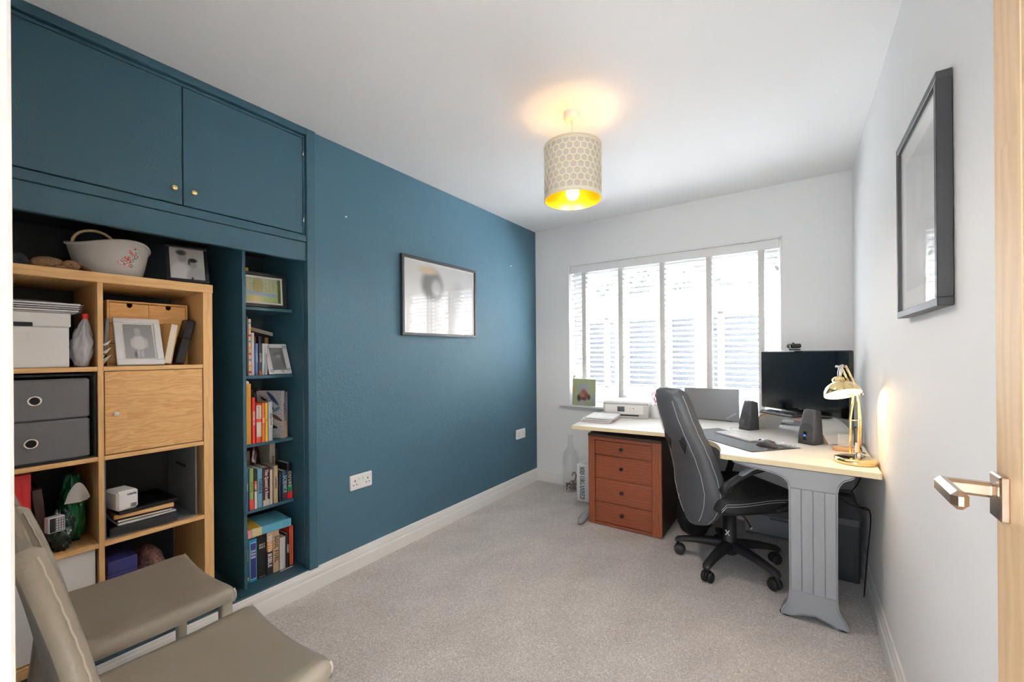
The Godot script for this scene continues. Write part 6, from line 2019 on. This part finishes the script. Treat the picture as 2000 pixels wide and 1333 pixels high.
# ---------------------------------------------------------------- office chair
func office_chair() -> void:
	mat("chair_leather", rgb(74, 76, 80), 0.5, 0.0, {"normal_enabled": true, "normal_scale": 0.3, "normal_texture": noise_tex(256, 0.18, Color.BLACK, Color.WHITE, 3, 51, true, 3.0), "uv1_triplanar": true, "uv1_scale": Vector3(5, 5, 5)})
	mat("chair_black", rgb(26, 26, 28), 0.55)
	mat("seat_black", rgb(20, 20, 22), 0.62)
	mat("stitch", rgb(190, 190, 190), 0.7)
	mat("arm_grey", rgb(140, 142, 146), 0.4)
	var yaw := -46.0
	var c := thing("office_chair", "black and grey racing style office chair with pale stitching in front of the desk", "chair", Vector3(-0.33, 0, -2.68), yaw)
	# base star and castors
	var inv := Basis(Vector3.UP, deg_to_rad(-yaw))
	for a: float in [106.0, 34.0, 178.0, -38.0, -110.0]:
		var dir := inv * Vector3(cos(deg_to_rad(a)), 0, sin(deg_to_rad(a)))
		var sd := Vector3.UP.cross(dir)
		var st := smooth(mb())
		var rings := []
		for k in 8:
			var v := k / 7.0
			var p := dir * lerpf(0.03, 0.285, v) + Vector3(0, lerpf(0.122, 0.088, v * v) , 0)
			var w := lerpf(0.030, 0.021, v)
			var hh := lerpf(0.026, 0.014, v)
			rings.append(sring(p, sd * w, Vector3.UP * hh, 16, 3.0))
		rings.append(sring(dir * 0.297 + Vector3(0, 0.082, 0), sd * 0.014, Vector3.UP * 0.01, 16, 3.0))
		loft(st, rings)
		var leg := put("base_leg", st, M.chair_black, c)
		st = smooth(mb())
		var hub := dir * 0.283
		rod(st, hub + Vector3(0, 0.06, 0), hub + Vector3(0, 0.085, 0), 0.009, 10)
		for sg: float in [-1.0, 1.0]:
			var q := hub + sd * sg * 0.016 + dir * -0.012
			lathe(st, [Vector2(0, -0.011), Vector2(0.024, -0.011), Vector2(0.029, -0.006), Vector2(0.029, 0.006), Vector2(0.024, 0.011), Vector2(0, 0.011)], 24, Transform3D(Basis(dir, sd, dir.cross(sd)), q + Vector3(0, 0.0295, 0)))
		lathe(st, [Vector2(0.031, -0.006), Vector2(0.034, -0.006), Vector2(0.034, 0.006), Vector2(0.031, 0.006)], 12, Transform3D(Basis(dir, sd, dir.cross(sd)), hub + dir * -0.012 + Vector3(0, 0.0295, 0)), -PI, 0.0)
		put("caster", st, M.chair_black, leg)
	var st := smooth(mb())
	lathe(st, [Vector2(0.03, 0.07), Vector2(0.046, 0.085), Vector2(0.046, 0.135), Vector2(0.036, 0.15), Vector2(0.034, 0.31), Vector2(0.02, 0.312), Vector2(0.02, 0.35)], 28)
	put("gas_column", st, M.chair_black, c)
	st = mb()
	box(st, Vector3(0, 0.345, 0), Vector3(0.2, 0.035, 0.24), 0.008)
	put("mechanism", st, M.chair_black, c)
	st = smooth(mb())
	tube(st, curve([Vector3(0.08, 0.345, 0.03), Vector3(0.18, 0.34, 0.04), Vector3(0.26, 0.322, 0.07)], 5), [0.004, 0.004, 0.004, 0.004, 0.004, 0.004, 0.004, 0.004, 0.004, 0.006, 0.007], 8)
	put("lever", st, M.chrome, c)
	# seat cushion
	st = smooth(mb())
	skin(st, func(u: float, v: float) -> Vector3:
		var a := u * TAU
		var b := -PI / 2 + PI * clampf(v, 0.01, 0.99)
		var cb := pow(maxf(cos(b), 0.0), 0.35)
		var ca := signf(cos(a)) * pow(absf(cos(a)), 0.42)
		var sa := signf(sin(a)) * pow(absf(sin(a)), 0.42)
		var x := 0.245 * cb * ca
		var z := -0.03 - 0.255 * cb * sa
		var rim := pow(absf(x) / 0.245, 3.0) * 0.018
		var yy := 0.405 + 0.045 * sin(b) + (rim if b > 0 else 0.0)
		if b > 0:
			yy += 0.012 * sin((z + 0.03) * 14.0) * (1.0 - pow(absf(x) / 0.25, 2.0)) + 0.028
		return Vector3(x, yy, z), 64, 20)
	put("seat", st, M.seat_black, c)
	for yy: float in [0.448, 0.436]:
		st = mb()
		var lp := []
		for k in 25:
			lp.append(Vector3(0.246 - 0.004 * absf(yy - 0.448) * 10.0, yy - 0.004 * sin(k * 0.3), 0.2 - k * 0.018))
		lp.push_front(Vector3(0.236, yy - 0.03, 0.222))
		tube(st, lp, 0.0014, 5)
		put("seat_stitching", st, M.stitch, c)
	# backrest: rings from bottom to top; face forward is -z
	var prof := [[0.262, 0.05, 0.030, 0.215], [0.285, 0.085, 0.040, 0.215], [0.34, 0.135, 0.046, 0.212], [0.40, 0.172, 0.050, 0.212], [0.47, 0.192, 0.052, 0.216], [0.55, 0.180, 0.052, 0.226], [0.64, 0.168, 0.052, 0.252], [0.72, 0.156, 0.052, 0.282], [0.80, 0.144, 0.052, 0.316], [0.88, 0.134, 0.050, 0.346], [0.94, 0.128, 0.048, 0.366], [0.985, 0.118, 0.045, 0.380], [1.015, 0.1, 0.038, 0.388], [1.03, 0.068, 0.024, 0.39]]
	var at := func(y: float) -> Array:
		for i in prof.size() - 1:
			if y <= prof[i + 1][0]:
				var t := clampf((y - prof[i][0]) / (prof[i + 1][0] - prof[i][0]), 0.0, 1.0)
				t = t * t * (3.0 - 2.0 * t) * 0.3 + t * 0.7
				return [lerpf(prof[i][1], prof[i + 1][1], t), lerpf(prof[i][2], prof[i + 1][2], t), lerpf(prof[i][3], prof[i + 1][3], t)]
		return [prof[-1][1], prof[-1][2], prof[-1][3]]
	st = smooth(mb())
	var rings := []
	for k in 45:
		var y := lerpf(0.262, 1.03, k / 44.0)
		var q: Array = at.call(y)
		var ring := []
		for m in 40:
			var a := TAU * m / 40
			var ca := signf(cos(a)) * pow(absf(cos(a)), 0.5)
			var sa := signf(sin(a)) * pow(absf(sin(a)), 0.5)
			# side wings come forward
			var wing := -0.035 * pow(absf(ca), 3.0)
			ring.append(Vector3(q[0] * ca, y, q[2] - q[1] * sa + wing))
		rings.append(ring)
	loft(st, rings)
	put("backrest", st, M.chair_leather, c)
	# pale seams on the back face and round the wings
	for sg: float in [-1.0, 1.0]:
		for e: Array in [[0.78, 0.30, 0.965, 0.99], [1.0, 0.275, 0.995, 0.0]]:
			var lp := []
			for k in 40:
				var y := lerpf(e[1], e[2], k / 39.0)
				var q: Array = at.call(y)
				if e[3] > 0.0:
					lp.append(Vector3(sg * q[0] * 0.74 , y, q[2] + q[1] * 0.985 - 0.035 * pow(0.74, 3.0) + 0.0012))
				else:
					lp.append(Vector3(sg * (q[0] + 0.0006), y, q[2] - 0.035 + q[1] * 0.25))
			st = mb()
			tube(st, lp, 0.0016, 6)
			put("back_stitching", st, M.stitch, c)
		# dark diamond shaped slots
		var cy := 0.745
		var q2: Array = at.call(cy)
		var dm := PackedVector2Array([Vector2(-0.038, 0.01), Vector2(0.0, -0.075), Vector2(0.034, -0.01), Vector2(0.004, 0.072)])
		st = mb()
		var lean := atan2(0.105, 0.4)
		var DX := Transform3D(Basis(Vector3(sg, 0, 0), Vector3(0, sin(-lean), cos(lean)) , Vector3(0, cos(lean), sin(lean))), Vector3(sg * q2[0] * 0.47, cy, q2[2] + q2[1] * 1.0 - 0.006))
		prism(st, dm, 0.0, 0.0035, DX)
		put("slot", st, M.black_gloss, c)
	# arms
	for sg: float in [-1.0, 1.0]:
		var pth := curve([Vector3(sg * 0.205, 0.50, 0.2), Vector3(sg * 0.255, 0.565, 0.175), Vector3(sg * 0.272, 0.612, 0.10), Vector3(sg * 0.275, 0.632, 0.0), Vector3(sg * 0.275, 0.634, -0.10), Vector3(sg * 0.27, 0.612, -0.185), Vector3(sg * 0.262, 0.54, -0.215), Vector3(sg * 0.25, 0.44, -0.17), Vector3(sg * 0.235, 0.395, -0.09)], 5)
		st = smooth(mb())
		var rg := []
		for i in pth.size():
			var t: Vector3 = (pth[mini(i + 1, pth.size() - 1)] - pth[maxi(i - 1, 0)]).normalized()
			var s := Vector3(sg, 0, 0)
			s = (s - t * s.dot(t)).normalized()
			var u := t.cross(s)
			rg.append(sring(pth[i], s * 0.021, u * 0.013, 14, 3.0))
		loft(st, rg)
		var arm := put("arm", st, M.chair_black, c)
		st = smooth(mb())
		tube(st, curve([Vector3(sg * 0.27, 0.597, 0.148), Vector3(sg * 0.274, 0.637, 0.085), Vector3(sg * 0.276, 0.650, 0.02)], 5), [0.006, 0.016, 0.02, 0.022, 0.023, 0.023, 0.023, 0.022, 0.021, 0.018, 0.008], 14, true, 0.5)
		put("arm_pad", st, M.arm_grey, arm)
		st = smooth(mb())
		lathe(st, [Vector2(0.026, -0.012), Vector2(0.03, -0.008), Vector2(0.03, 0.01), Vector2(0.02, 0.014), Vector2(0.008, 0.014), Vector2(0.008, 0.01), Vector2(0, 0.01)], 24, Transform3D(Basis(Vector3(0, 0, 1), -PI / 2 * sg), Vector3(sg * 0.235, 0.535, 0.185)))
		put("arm_joint", st, M.chair_black, arm)
	st = mb()
	box(st, Vector3(0, 0.34, 0.16), Vector3(0.09, 0.02, 0.16), 0.005)
	put("back_bracket", st, M.chair_black, c)
	text("printed_mark", "X", Vector3(0.03, 0.262, -0.0) + Vector3(0.0, -0.06, 0.037), Basis(Vector3.UP, deg_to_rad(40)), 0.03, M.pale_grey, c, "Droid Sans", true)

# ---------------------------------------------------------------- on the floor under and beside the desk
func under_desk() -> void:
	mat("bottle_glass", Color(0.93, 0.97, 0.95, 0.10), 0.02, 0.0, {"transparency": BaseMaterial3D.TRANSPARENCY_ALPHA})
	mat("bark", Color.WHITE, 0.85, 0.0, {"albedo_texture": noise_tex(128, 0.1, rgb(60, 32, 20), rgb(160, 104, 72), 3, 81), "uv1_triplanar": true, "uv1_scale": Vector3(12, 12, 12)})
	mat("black_cloth", rgb(13, 13, 14), 0.9)
	var b := thing("glass_bottle", "tall clear glass bottle holding brown potpourri in the far corner", "bottle", Vector3(-1.682, 0.0005, -3.365))
	var st := smooth(mb())
	var pr := curve([Vector2(0.0, 0.002), Vector2(0.064, 0.0), Vector2(0.071, 0.012), Vector2(0.071, 0.15), Vector2(0.071, 0.285), Vector2(0.056, 0.345), Vector2(0.030, 0.39), Vector2(0.024, 0.43), Vector2(0.022, 0.478), Vector2(0.025, 0.481), Vector2(0.025, 0.493), Vector2(0.02, 0.496)], 5)
	pr[0].x = 0.0
	for q in pr.size():
		pr[q].x = maxf(pr[q].x, 0.0)
		pr[q].y = maxf(pr[q].y, 0.0)
	lathe(st, pr, 48)
	put("glass", st, M.bottle_glass, b)
	var rr := RandomNumberGenerator.new()
	rr.seed = 12
	for k in 26:
		var a := rr.randf() * TAU
		var r := sqrt(rr.randf()) * 0.052
		var o := put("potpourri", lumpy(Vector3.ZERO, Vector3(0.016, 0.006, 0.011), 0.3, 0.25, k, -1.0, 12, 8), M.bark, b)
		o.position = Vector3(r * cos(a), 0.012 + rr.randf() * 0.055, r * sin(a))
		o.rotation = Vector3(rr.randf() * 3, rr.randf() * 6, rr.randf() * 3)
	st = smooth(mb())
	tube(st, curve([Vector3(0.02, 0.07, 0), Vector3(0.045, 0.10, 0), Vector3(0.05, 0.15, 0), Vector3(0.03, 0.165, 0.01), Vector3(0.02, 0.135, 0.012)], 5), 0.006, 8)
	put("dried_stem", st, M.bark, b)

	var f := thing("magazine_file", "white boxed file lettered in black standing behind the pedestal by the bottle", "file", Vector3(-1.522, 0.0005, -3.158), 0.0)
	st = mb()
	box(st, Vector3(0.058, 0.153, -0.115), Vector3(0.116, 0.306, 0.23), 0.002)
	put("case", st, M.plastic_white, f)
	text("lettering", "MRS ORGANISED", Vector3(0.048, 0.152, 0.0006), Basis(Vector3.DOWN, Vector3.RIGHT, Vector3(0, 0, 1)), 0.042, M.black_matt, f, "Droid Serif", true, 0.27)
	for e: Array in [[0.03, -0.05, 8.0], [0.07, -0.1, -20.0], [0.08, -0.04, 30.0]]:
		st = mb()
		box(st, Vector3.ZERO, Vector3(0.05, 0.0008, 0.003), 0.0, Transform3D(Basis(Vector3.UP, deg_to_rad(e[2])), Vector3(e[0], 0.3065, e[1])))
		put("printed_stroke", st, M.lilac, f)

	var bag := thing("bag", "black fabric bag slumped on the carpet behind the office chair", "bag", Vector3(-0.585, 0.0005, -3.03))
	put("body", lumpy(Vector3(0, 0.14, 0), Vector3(0.115, 0.16, 0.1), 0.16, 0.12, 91, 0.0), M.black_cloth, bag)
	st = smooth(mb())
	tube(st, curve([Vector3(-0.06, 0.26, 0.03), Vector3(-0.05, 0.36, 0.02), Vector3(0.04, 0.36, 0.02), Vector3(0.06, 0.26, 0.03)], 6), 0.008, 8)
	put("strap", st, M.black_cloth, bag)

	var g := thing("grey_unit", "pale grey slatted plastic unit on the carpet under the desk", "computer unit", Vector3(-0.15, 0.0005, -3.30), -4.0)
	st = mb()
	box(st, Vector3(0, 0.085, 0), Vector3(0.3, 0.13, 0.2), 0.006)
	put("case", st, M.laptop_grey, g)
	for k in 12:
		put("vent_slat", bx(0.0 + k * 0.01, 0.005 + k * 0.01, 0.125, 0.14, 0.0995, 0.101), M.black_matt, g)
	for x: float in [-0.12, 0.12]:
		put("foot", bx(x - 0.02, x + 0.02, 0.0, 0.021, -0.08, 0.09, 0.002), M.dark_grey, g)

	var s := thing("shredder", "dark grey paper shredder with a sloping head on the carpet by the right wall", "shredder", Vector3(0.145, 0.0005, -2.95))
	st = mb()
	loft(st, [rr_ring(0.235, 0.24, 0.015, 0.0), rr_ring(0.245, 0.25, 0.015, 0.30)])
	put("bin", st, M.mat_black, s)
	st = mb()
	loft(st, [rr_ring(0.25, 0.256, 0.015, 0.301), rr_ring(0.25, 0.256, 0.015, 0.335), rr_ring(0.22, 0.15, 0.015, 0.425, 0.0, -0.05)])
	put("head", st, M.dark_grey, s)
	put("slot", bx(-0.09, 0.09, 0.4245, 0.4262, -0.06, -0.052), M.black_gloss, s)
	put("bin_panel", bx(-0.095, 0.095, 0.03, 0.27, 0.119, 0.1245, 0.002), M.mat_black, s)

	for e: Array in [["black cable hanging from the desk down to the carpet nearer the grey leg", [Vector3(0.155, 0.69, -2.45), Vector3(0.158, 0.63, -2.46), Vector3(0.14, 0.57, -2.5), Vector3(0.19, 0.50, -2.55), Vector3(0.25, 0.47, -2.6), Vector3(0.272, 0.46, -2.62)]], ["black cable looping from the desk edge along the right wall", [Vector3(0.235, 0.69, -2.42), Vector3(0.22, 0.62, -2.45), Vector3(0.20, 0.56, -2.5), Vector3(0.235, 0.49, -2.56), Vector3(0.28, 0.45, -2.6), Vector3(0.272, 0.2, -2.66), Vector3(0.262, 0.01, -2.68)]], ["thin black cable hanging under the desk behind the office chair arm", [Vector3(-0.04, 0.69, -2.98), Vector3(-0.05, 0.58, -2.98), Vector3(-0.045, 0.52, -2.99), Vector3(-0.03, 0.45, -3.0), Vector3(-0.02, 0.3, -3.02), Vector3(-0.04, 0.006, -3.09)]]]:
		var o := thing("cable", e[0], "cable", e[1][0], 0.0, "cables under the desk")
		st = smooth(mb())
		tube(st, curve(e[1], 6), 0.0028, 8)
		put("lead", st, M.black, o, true)

# ---------------------------------------------------------------- two leather side chairs against the front wall
func side_chair(label: String, x0: float, x1: float, zf: float, zs: float, ztop: float, ytop: float) -> void:
	var c := thing("dining_chair", label, "chair", Vector3((x0 + x1) / 2, 0, (zf + zs) / 2), 0.0, "taupe leather side chairs")
	var L: StandardMaterial3D = M.taupe
	var w := (x1 - x0) / 2
	var dz := (zs - zf) / 2
	var st := smooth(mb())
	# seat: taut leather that sags between front, back and side rails
	var n := 26
	var top := func(u: float, v: float) -> Vector3:
		var a := u * 2.0 - 1.0
		var b := v * 2.0 - 1.0
		var sag := -0.016 * (1.0 - a * a) * (0.55 + 0.45 * (1.0 - b * b)) - 0.006 * (1.0 - b * b)
		var drop := -0.010 * pow(absf(a), 14.0) - 0.008 * pow(absf(b), 16.0)
		return Vector3(w * a, 0.472 + sag + drop, -dz + 2.0 * dz * v - 0.012 * (1.0 - a * a) * pow(maxf(-b, 0.0), 6.0) * -1.0)
	sheet(st, func(u: float, v: float) -> Vector3: return top.call(u, 1.0 - v), n, n)
	# aprons curl under
	var under := func(p: Vector3, t: float, nx: float, nz: float) -> Vector3:
		var bulge := 0.007 * sin(t * PI)
		return p + Vector3(nx * bulge, -0.040 * t, nz * bulge)
	var per := []
	for k in n: per.append([top.call(float(k) / n, 1.0), 0.0, 1.0])
	for k in n: per.append([top.call(1.0, 1.0 - float(k) / n), 1.0, 0.0])
	for k in n: per.append([top.call(1.0 - float(k) / n, 0.0), 0.0, -1.0])
	for k in n: per.append([top.call(0.0, float(k) / n), -1.0, 0.0])
	for k in per.size():
		var A: Array = per[k]
		var B: Array = per[(k + 1) % per.size()]
		for j in 4:
			quad(st, under.call(A[0], (j + 1) / 4.0, A[1], A[2]), under.call(B[0], (j + 1) / 4.0, B[1], B[2]), under.call(B[0], j / 4.0, B[1], B[2]), under.call(A[0], j / 4.0, A[1], A[2]))
	flat(st)
	bx(-w + 0.004, w - 0.004, 0.424, 0.43, -dz + 0.004, dz - 0.004, 0, st)
	var seat := put("seat", st, L, c)
	# puckered corner seams
	for sx: float in [-1.0, 1.0]:
		st = mb()
		tube(st, [Vector3(sx * (w - 0.003), 0.458, -dz + 0.002), Vector3(sx * (w + 0.002), 0.445, -dz - 0.002), Vector3(sx * (w + 0.001), 0.428, -dz - 0.001)], [0.004, 0.003, 0.002], 8)
		put("corner_seam", st, M.taupe_stitch, seat)
	# legs
	for sx: float in [-1.0, 1.0]:
		st = smooth(mb())
		loft(st, [sring(Vector3(sx * (w - 0.02), 0.0, -dz + 0.02), Vector3(0.014, 0, 0), Vector3(0, 0, -0.014), 16, 4.0), sring(Vector3(sx * (w - 0.02), 0.44, -dz + 0.02), Vector3(0.018, 0, 0), Vector3(0, 0, -0.018), 16, 4.0)])
		put("leg", st, L, c)
		st = smooth(mb())
		loft(st, [sring(Vector3(sx * (w - 0.018), 0.0, dz + 0.035), Vector3(0.014, 0, 0), Vector3(0, 0, -0.014), 16, 4.0), sring(Vector3(sx * (w - 0.02), 0.42, dz - 0.012), Vector3(0.019, 0, 0), Vector3(0, 0, -0.019), 16, 4.0)])
		put("leg", st, L, c)
	# back: two posts with leather stretched between them
	st = smooth(mb())
	var rings := []
	var mz := (zf + zs) / 2
	for j in 25:
		var v := j / 24.0
		var y := lerpf(0.41, ytop, v)
		var zc := lerpf(zs - 0.012, ztop, v) - mz - 0.012 * sin(v * PI)
		var hw := w * lerpf(0.99, 0.955, v)
		var ring := []
		var m := 22
		for side in 2:
			for k in m:
				var a := -1.0 + 2.0 * k / (m - 1.0)
				if side == 1:
					a = -a
				var th := 0.011 + 0.017 * pow(absf(a), 5.0)
				if absf(a) > 0.999:
					th = 0.018
				var dip := -0.05 * (1.0 - pow(absf(a), 1.6)) * pow(v, 7.0)
				var s := 1.0 if side == 0 else -1.0
				# front panel bellies forward a little
				ring.append(Vector3(hw * a, y + dip, zc + s * th - 0.012 * (1.0 - a * a)))
		rings.append(ring)
	var lastr: Array = rings[-1]
	rings.append(lastr.map(func(p: Vector3) -> Vector3: return Vector3(p.x * 0.985, p.y + 0.006, lerpf(p.z, lerpf(zs - 0.012, ztop, 1.0) - mz - 0.012 * (1.0 - pow(p.x / w, 2.0)), 0.65))))
	loft(st, rings)
	var back := put("backrest", st, L, c)
	for sx: float in [-1.0, 1.0]:
		st = mb()
		var lp := []
		for j in 30:
			var v := j / 29.0
			var hw := w * lerpf(0.99, 0.955, v)
			lp.append(Vector3(sx * (hw + 0.0008), lerpf(0.43, ytop - 0.01, v), lerpf(zs - 0.012, ztop, v) - mz - 0.012 * sin(v * PI) - 0.012 + (0.0012 if j & 1 else 0.0)))
		tube(st, lp, 0.0016, 6)
		put("stitching", st, M.taupe_stitch, back)

func side_chairs() -> void:
	mat("taupe", rgb(144, 136, 122), 0.40, 0.0, {"normal_enabled": true, "normal_scale": 0.25, "normal_texture": noise_tex(256, 0.15, Color.BLACK, Color.WHITE, 3, 95, true, 3.0), "uv1_triplanar": true, "uv1_scale": Vector3(5, 5, 5)})
	mat("taupe_stitch", rgb(178, 170, 156), 0.7)
	side_chair("taupe leather side chair standing against the oak shelving, farther from the door", -1.975, -1.543, -0.615, -0.235, -0.15, 0.862)
	side_chair("taupe leather side chair beside the other one, nearer the open door", -1.40, -0.975, -0.605, -0.19, -0.105, 0.928)
